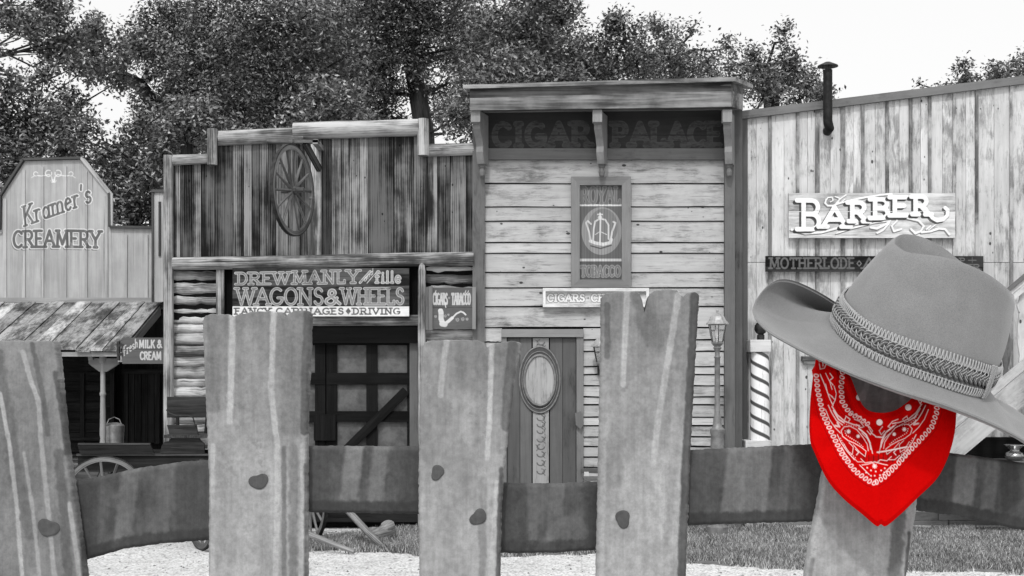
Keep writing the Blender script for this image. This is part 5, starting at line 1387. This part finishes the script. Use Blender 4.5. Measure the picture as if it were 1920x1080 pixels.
crown_t = ring([(1671,452,1.62),(1679,463,1.60),(1697,474,1.585),(1728,479,1.578),(1768,484,1.575),(1812,497,1.574),(1855,517,1.58),(1890,543,1.595),
                (1905,560,1.62),(1899,553,1.64),(1872,536,1.655),(1835,513,1.665),(1800,491,1.672),(1765,463,1.675),(1725,443,1.668),(1688,438,1.648)])
def felt():
    m, nt, n, l, b = newmat('grey_felt'); g = NG(nt); tc = n.new('ShaderNodeTexCoord').outputs['Object']
    n1 = g.noise(tc, 900, 3, .7); n2 = g.noise(tc, 25, 5, .6)
    c = g.math('MULTIPLY', g.ramp(n1, .3, .7, .135, .20), g.ramp(n2, .3, .7, .93, 1.07))
    cc = n.new('ShaderNodeCombineColor'); [l.new(c, cc.inputs[i]) for i in range(3)]
    l.new(cc.outputs[0], b.inputs['Base Color']); b.inputs['Roughness'].default_value = .95; b.inputs['Specular IOR Level'].default_value = .1
    b.inputs['Sheen Weight'].default_value = .3
    g.bump(n1, .25, .0006, b)
    return m
M['felt'] = felt()
hat = thing('cowboy_hat', tuple(P(1700, 690, 1.61)), 'grey felt cowboy hat with a braided band tilted on top of the last picket', 'hat')
def loft(rings, name, mat, parent, close_last=False, flip=False):
    V = np.concatenate(rings); m = len(rings); i = np.arange(m-1)[:, None]; j = np.arange(NR)[None]
    F = np.stack([i*NR+j, i*NR+(j+1) % NR, (i+1)*NR+(j+1) % NR, (i+1)*NR+j], -1).reshape(-1, 4)
    if flip: F = F[:, ::-1]
    fl = F
    b = MB(); b.add(V, fl, V)
    if close_last:
        b.F[-1] = (np.concatenate([b.F[-1][0], np.arange((m-1)*NR, m*NR)[::1 if not flip else -1]]), np.concatenate([b.F[-1][1], [NR]])); b.M[-1] = np.zeros(len(b.F[-1][1]))
    return b.build(name, mat, parent, True)
hu = np.array([.42, -.10, .90]); hu /= np.linalg.norm(hu)
kk = np.arange(NR)/NR*16; bkw = np.exp(-((kk-14.4)/1.0)**2)
rg = []
for t in np.linspace(0, 1, 26):       # brim top from the outer edge to the crown
    p = brim_o*(1-t)+crown_b*t - hu[None]*(.010*math.sin(math.pi*t)**1.2)+np.array([0,1,0])[None]*(bkw*.042*math.sin(math.pi*min(1, t*1.15))**.8)[:, None]
    rg.append(p)
under = [p-hu*.0035 for p in rg[::-1][:]]
edge1 = (rg[0]*1.0-hu*.0018); cen = brim_o.mean(0); edge1 = edge1+(edge1-cen)/np.linalg.norm(edge1-cen, axis=1)[:, None]*.0016
o = loft(under+[edge1]+rg, 'brim', M['felt'], hat)
cen_b = crown_b.mean(0)
rgc = []
outd = crown_b-cen_b; outd /= np.linalg.norm(outd, axis=1)[:, None]
for t in np.linspace(0, 1, 40):
    p = crown_b*(1-t)+crown_t*t
    p = p+outd*(.007*math.sin(math.pi*t**.8))
    if t > .93: 
        q = (t-.93)/.07; c_ = crown_t.mean(0); p = p+(c_-p)*.03*q*q
    rgc.append(p)
sl = crown_t.mean(0)
# crease: the top folds down towards a line along the crown
ax0, ax1 = crown_t[0], crown_t[NR//2]; axd = (ax1-ax0)
tt = np.clip(((crown_t-ax0)@axd)/(axd@axd), .10, .90); line = ax0+tt[:, None]*axd
for q, dn in ((.06, -.002), (.14, .001), (.25, .008), (.40, .020), (.60, .034), (.85, .044), (.999, .046)):
    env = np.sin(math.pi*np.clip((tt-.05)/.95, 0, 1))**.5
    rgc.append(rgc[39]*(1-q)+line*q-hu*(dn)*(.35+.65*env[:, None]))
loft(rgc, 'crown', M['felt'], hat)
def csurf(j, t, off=0.0):
    """point on the crown wall: j = fractional ring index, t = height"""
    j = np.asarray(j); i = np.floor(j).astype(int); f = (j-i)[..., None]
    g_ = lambda R: R[i % NR]*(1-f)+R[(i+1) % NR]*f
    B = g_(crown_b); T = g_(crown_t); O = g_(outd)
    t = np.asarray(t)[..., None]; off = np.asarray(off, float)[..., None]
    return B*(1-t)+T*t+O*(.007*np.sin(np.pi*np.clip(t, 0, 1)**.8)+off)
M['braid_dark'] = plain('dark_braid_cord', .085, .8, var=.5, scale=400)
M['braid_light'] = plain('pale_braid_cord', .34, .8, var=.15, scale=300)
M['band'] = plain('band_ribbon', .16, .85, var=.2, scale=300)
jj = np.linspace(0, NR, 2*NR, endpoint=False)
b = MB(); rr = [csurf(jj[::2], np.full(NR, t), .0012) for t in (.0, .08, .16, .24, .31)]
band = loft(rr, 'hat_band', M['band'], hat)
b = MB(); K = 2400; js = np.linspace(0, NR, K, endpoint=False)
L_ = np.linalg.norm(np.diff(crown_b, axis=0, append=crown_b[:1]), axis=1); cum = np.concatenate([[0], np.cumsum(L_)]); arc_ = np.interp(js, np.arange(NR+1), cum)
hloc = .158      # band centre height
for ph in range(3):
    th = 2*np.pi*arc_/.024+ph*2*np.pi/3
    for k2 in (-1.5, -.5, .5, 1.5):
        b.tube(csurf(js, hloc+.045*np.sin(th)+k2*.011, (.0035+.0018*np.sin(2*th))), .00078, 5, False, 1, 0, True)
b.build('braid', M['braid_dark'], band, True)
b = MB()
for ph in range(3):
    th = 2*np.pi*arc_/.024+ph*2*np.pi/3
    b.tube(csurf(js, hloc+.045*np.sin(th)+.024, (.0036+.0018*np.sin(2*th))), .0006, 5, False, 1, 0, True)
    b.tube(csurf(js, hloc+.045*np.sin(th)-.001, (.0040+.0018*np.sin(2*th))), .0005, 5, False, 1, 0, True)
b.build('braid_highlight_cord', M['braid_light'], band, True)
for hc, am in ((.042, .036), (.262, .036)):
    b = MB(); K = 4800; js2 = np.linspace(0, NR, K, endpoint=False); a2 = np.interp(js2, np.arange(NR+1), cum)
    th = 2*np.pi*a2/.0047
    b.tube(csurf(js2, hc+am*np.sin(th), .0030+.0008*np.cos(th)), .00088, 5, False, 1, 0, True)
    b.tube(csurf(js2, np.full(K, hc+(am*.85 if hc < .1 else -am*.85)), .0026), .0007, 5, False, 1, 0, True)
    b.build('trim_loops', M['braid_light'], band, True)
b = MB(); tq = np.linspace(.005, .315, 260)
for jc, am in ((NR*.405, 1.1), (NR*.418, .9)):
    b.tube(csurf(jc+am*np.sin(tq*420), tq, .0065), .0009, 5, True)
b.build('band_knot', M['braid_light'], band, True)

# ------------------------------------------------------------------ red bandana tied round the picket
inner = [(1558,672),(1568,676),(1584,690),(1597,712),(1607,738),(1618,760),(1632,771),(1655,774),(1677,770),(1697,758),(1716,742),(1728,734),(1750,738),(1772,745)]
outer = [(1530,672),(1524,712),(1519,765),(1519,822),(1529,852),(1553,902),(1585,938),(1618,965),(1643,986),(1652,983),(1662,986),(1690,963),(1722,932),(1757,897),(1778,856),(1790,812),(1793,770),(1789,748)]
def resamp(p, n):
    p = np.array(p, float); k = len(p); 
    q = np.concatenate([[2*p[0]-p[1]], p, [2*p[-1]-p[-2]]]); t = np.linspace(0, k-1-1e-6, n*6); i = t.astype(int); f = (t-i)[:, None]
    a, b_, c, d = q[i], q[i+1], q[i+2], q[i+3]; s = .5*((2*b_)+(-a+c)*f+(2*a-5*b_+4*c-d)*f**2+(-a+3*b_-3*c+d)*f**3)
    L = np.concatenate([[0], np.cumsum(np.linalg.norm(np.diff(s, axis=0), axis=1))]); u = np.linspace(0, L[-1], n); return np.c_[np.interp(u, L, s[:, 0]), np.interp(u, L, s[:, 1])]
NU, NV = 420, 230
I_ = resamp(inner, NU); O_ = resamp(outer, NU); v = np.linspace(0, 1, NV)[:, None, None]
XY = I_[None]*(1-v)+O_[None]*v; X = XY[..., 0]; Y = XY[..., 1]
u = np.linspace(0, 1, NU)[None]*np.ones((NV, 1)); vv = v[..., 0]*np.ones((1, NU))
red = np.array([.62, .003, .003])
white = np.zeros_like(X); darkr = np.zeros_like(X); black = np.zeros_like(X)
def ink(arr, pts, w, a=1.0, soft=.8): np.maximum(arr, np.clip((w/2-seg_dist(X, Y, pts))/soft+.5, 0, 1)*a, out=arr)
def along_path(pts, step):
    p = np.array(pts, float); L = np.concatenate([[0], np.cumsum(np.linalg.norm(np.diff(p, axis=0), axis=1))]); s = np.arange(step/2, L[-1], step)
    x = np.interp(s, L, p[:, 0]); y = np.interp(s, L, p[:, 1]); e = np.arange(len(s))
    dx = np.interp(s+2, L, p[:, 0])-np.interp(s-2, L, p[:, 0]); dy = np.interp(s+2, L, p[:, 1])-np.interp(s-2, L, p[:, 1]); return x, y, np.arctan2(dy, dx)
def chain(pts, step=9.2, a=2.8, bb=4.3):
    for x, y, t in zip(*along_path(pts, step)):
        q = []
        for k in range(13):
            th = 2*math.pi*k/12; px = a*math.cos(th); py = bb*math.sin(th)*(1-.25*math.cos(th)); t2 = t+.35
            q.append((x+px*math.cos(t2)-py*math.sin(t2)*1.0, y+px*math.sin(t2)+py*math.cos(t2)))
        ink(white, q, 1.7, .9)
cL = [(1530,700),(1533,732),(1543,777),(1559,811),(1579,852),(1603,883),(1629,902),(1640,906)]
cR = [(1640,906),(1658,895),(1679,875),(1706,845),(1730,820),(1747,801),(1757,772),(1756,748)]
c2 = [(1580,694),(1577,726),(1579,753),(1592,773),(1612,785),(1628,796)]
chain(cL); chain(cR); chain(c2)
for pts, o_ in ((cL, -9), (cL, 9), (cR, 9), (cR, -9), (c2, 9)):
    x, y, t = along_path(pts, 4); ink(darkr, list(zip(x-o_*np.sin(t), y+o_*np.cos(t))), 1.6, .75)
def flower(x, y, r=3.4):
    for k in range(4): ink(white, [(x-r*math.cos(k*math.pi/4), y-r*math.sin(k*math.pi/4)), (x+r*math.cos(k*math.pi/4), y+r*math.sin(k*math.pi/4))], 1.4)
def dots(pts, step=4.2, r=1.7):
    for x, y, t in zip(*along_path(pts, step)): ink(white, [(x, y), (x+.1, y)], r, .95)
def motif(s):      # s=+1 left paisley, mirrored for the right
    mx = (lambda x: x) if s > 0 else (lambda x: 1642+(1642-x)*1.05); my = (lambda y: y) if s > 0 else (lambda y: y-4)
    T = lambda q: [(mx(x), my(y)) for x, y in q]
    ink(white, T([(1628,845),(1626,833),(1618,820),(1607,806),(1594,799),(1583,800),(1577,808),(1580,818),(1590,826),(1602,831),(1614,838),(1624,846)]), 1.3, .85)
    dots(T([(1584,806),(1586,815),(1596,822),(1608,829),(1618,838)])); ink(white, T([(1610,803),(1624,815),(1631,830),(1633,842)]), 2.6, .95)
    ink(darkr, T([(1588,808),(1600,815),(1614,828)]), 12, .8)
    q = T([(1591,809)])[0]; flower(*q); q = T([(1609,818)])[0]; flower(q[0], q[1], 2.8)
    ink(white, T([(1582,832),(1590,846),(1598,852),(1600,838),(1592,830)]), 1.1, .8); ink(white, T([(1600,834),(1612,848),(1622,856),(1624,846)]), 1.1, .8)
    ink(darkr, T([(1586,832),(1600,846),(1620,858)]), 14, .55)
    ink(white, T([(1538,702),(1548,726),(1556,748),(1562,760)]), 1.6, .9); ink(white, T([(1548,720),(1552,738),(1561,744)]), 1.3, .8)
    ink(white, T([(1560,762),(1570,778),(1584,790),(1600,796),(1612,798)]), 2.0, .8); ink(white, T([(1563,770),(1572,786),(1582,792)]), 2.6, .8)
    ink(white, T([(1570,792),(1574,800),(1566,798)]), 3.2, .7)
    ink(white, T([(1614,860),(1622,868),(1634,866),(1640,872)]), 1.2, .8); ink(white, T([(1600,858),(1608,866),(1618,866)]), 1.1, .75)
motif(1); motif(-1)
ink(white, [(1595,775),(1612,781),(1626,796),(1634,812),(1642,818)], 1.8, .85); ink(white, [(1642,819),(1655,820),(1658,814)], 2.2, .85); ink(white, [(1645,848),(1660,846),(1680,842),(1700,838)], 2.6, .95)
for k, (x, y) in enumerate([(1626,877),(1633,882),(1642,884),(1652,882),(1659,878),(1624,886),(1640,892),(1650,891),(1658,886),(1633,892)]): ink(white, [(x,y),(x+.1,y)], 2.6)
flower(1640, 874, 4)
for s_ in (1, -1):
    fx = (lambda x: x) if s_ > 0 else (lambda x: 1642+(1642-x)*1.05)
    for q, w in (([(1553,760),(1560,775),(1568,788),(1580,797)],1.2), ([(1548,768),(1555,786),(1566,802),(1576,812)],1.0), ([(1570,815),(1577,830),(1588,846),(1602,862)],1.1),
                 ([(1586,780),(1594,786),(1590,792),(1583,789),(1586,782)],1.1), ([(1602,786),(1612,790),(1620,800),(1614,802),(1606,796)],1.2), ([(1616,812),(1626,822),(1633,836),(1636,850)],1.0),
                 ([(1604,842),(1610,848),(1606,853)],1.2), ([(1578,838),(1584,850),(1593,862)],.9), ([(1612,872),(1620,880),(1630,890)],1.0), ([(1630,800),(1636,808),(1632,815),(1626,808)],1.3),
                 ([(1558,742),(1566,750),(1562,758)],1.2), ([(1564,724),(1568,738),(1566,750)],1.0), ([(1548,700),(1556,716),(1560,730)],1.0)):
        ink(white, [(fx(x), y) for x, y in q], w+.3, .85)
    dots([(fx(x), y) for x, y in ((1575,820),(1583,836),(1594,850),(1606,860))], 4.6, 1.5); dots([(fx(x), y) for x, y in ((1566,776),(1576,790),(1590,797),(1606,800))], 4.6, 1.3)
    ink(darkr, [(fx(1560), 742), (fx(1572), 772), (fx(1590), 790)], 5, .5)
ink(white, [(1616,872),(1628,870),(1640,866),(1654,870),(1664,872)], 1.3, .85)
ink(darkr, [(1660,815),(1690,800),(1715,782),(1735,765)], 16, .75); ink(darkr, [(1636,860),(1664,864),(1690,852)], 12, .65)
for k in range(9): ink(black, [(1620+9*k, 852+2*math.sin(k)),(1620+9*k, 866)], 1.8, .7)
ink(white, [(1536,678),(1544,674),(1550,680),(1546,690),(1538,692),(1536,682)], 1.6, .8); ink(white, [(1543,680),(1543,686)], 2.4, .8)
ink(white, [(1556,700),(1562,708),(1555,714),(1562,722)], 1.5, .9); ink(darkr, [(1552,690),(1560,694),(1556,700),(1566,704)], 1.6, .8)
for x, y in ((1611,745),(1649,792),(1703,764)):
    ink(darkr, [(x,y),(x+.1,y)], 14.5, .8); ink(white, [(x,y),(x+.1,y)], 11.5, 1); ink(darkr, [(x-1.6,y-1.5),(x+1.2,y+1.3)], 1.5, .9); ink(darkr, [(x-1.6,y+1.5),(x+1.4,y-1.5)], 1.5, .9)
# cloth depth: hangs forward of the picket, folds radiate from the neck
Dp = 1.545+.030*(np.abs(2*u-1)**2.4)
Dp = Dp-.006*np.sin(vv*3.0)+.0045*np.sin(u*30+vv*2.2+1.5*np.sin(u*9))*(1-vv)**1.3*np.clip(vv*5, 0, 1)+.005*np.sin(vv*8+np.abs(u-.5)*7)*(1-vv)-.004*np.exp(-((u-.50-.1*(vv-.5))/.05)**2)*vv+.004*np.exp(-((u-.66+.16*(1-vv))/.035)**2)*np.sin(math.pi*vv)+.004*np.exp(-((u-.27-.14*(1-vv))/.03)**2)*np.sin(math.pi*vv)
Dp = Dp+.006*np.exp(-((vv-.16)/.03)**2)*np.sin(math.pi*u)
Dp = Dp+.0035*np.clip(1-vv*18, 0, 1)+.003*np.clip(1-(1-vv)*22, 0, 1)
def cloth():
    m, nt, n, l, b = newmat('red_bandana_cloth'); g = NG(nt)
    gc = g.attr('gc'); n1 = g.noise(gc, 220, 3, .6)
    wv_ = n.new('ShaderNodeTexWave'); l.new(gc, wv_.inputs['Vector']); wv_.inputs['Scale'].default_value = 900
    def mixc(f, A, B):
        mx = n.new('ShaderNodeMix'); mx.data_type = 'RGBA'; l.new(f, mx.inputs[0])
        for k, c in ((6, A), (7, B)):
            if isinstance(c, tuple): mx.inputs[k].default_value = c
            else: l.new(c, mx.inputs[k])
        return mx.outputs[2]
    c = mixc(n1, (.44, .001, .001, 1), (.54, .002, .002, 1))
    c = mixc(g.attr('darkr', True), c, (.26, .003, .004, 1))
    c = mixc(g.attr('black', True), c, (.02, .005, .005, 1))
    c = mixc(g.attr('pv', True), c, (.80, .66, .64, 1))
    l.new(c, b.inputs['Base Color']); b.inputs['Roughness'].default_value = 1.0; b.inputs['Specular IOR Level'].default_value = .02
    g.bump(wv_.outputs['Fac'], .15, .0004, b)
    return m
M['cloth'] = cloth()
bd = thing('bandana', tuple(P(1655, 830, 1.56)), 'red paisley bandana hanging round the picket under the hat brim', 'bandana')
def cloth_mesh():
    N = NU*NV
    A = np.stack([PX(X, Dp), Dp, PZ(Y, Dp)], -1).reshape(-1, 3)
    Db = Dp+.0012; B = A.copy(); B[:, 1] += .0012
    V = np.concatenate([A, B]); i = np.arange(NV-1)[:, None]; j = np.arange(NU-1)[None]
    q = np.stack([i*NU+j, (i+1)*NU+j, (i+1)*NU+j+1, i*NU+j+1], -1).reshape(-1, 4)
    def rim(ids): ids = np.array(ids); return np.stack([ids[:-1], ids[1:], ids[1:]+N, ids[:-1]+N], -1)
    F = np.concatenate([q, q[:, ::-1]+N, rim(range(NU)), rim([(NV-1)*NU+k for k in range(NU)][::-1])])
    g = np.stack([X.ravel()/1500, Dp.ravel(), Y.ravel()/1500], -1)
    b = MB(); b.add(V, F, np.concatenate([g, g]), 1, np.concatenate([white.ravel(), white.ravel()*.4]), np.ones(2*N))
    o = b.build('bandana_cloth', M['cloth'], bd, True)
    for nm, arr in (('darkr', darkr), ('black', black)):
        at = o.data.attributes.new(nm, 'FLOAT', 'POINT'); at.data.foreach_set('value', np.concatenate([arr.ravel()]*2).astype(np.float32))
cloth_mesh()
b = MB()      # the rolled ends pass behind the picket and meet in a knot
q0 = P(1556, 696, 1.585); q1 = P(1768, 762, 1.585)
b.tube([q0, q0+[-.004,.03,.0], q0+[.01,.075,-.002], (q0+q1)/2+[0,.105,.0], q1+[-.01,.075,0], q1+[.004,.03,0], q1], np.array([.010,.011,.012,.014,.012,.011,.010]), 10, True, 1, .08)
kc = (q0+q1)/2+np.array([0,.115,0])
b.tube([kc+[-.018,0,0], kc, kc+[.018,0,0]], np.array([.012,.021,.012]), 12); b.tube([kc, kc+[-.02,.01,-.03], kc+[-.03,.012,-.06]], np.array([.008,.010,.006]), 8); b.tube([kc, kc+[.02,.01,-.028], kc+[.03,.012,-.055]], np.array([.008,.010,.006]), 8)
b.build('tied_ends', M['cloth'], bd, True)
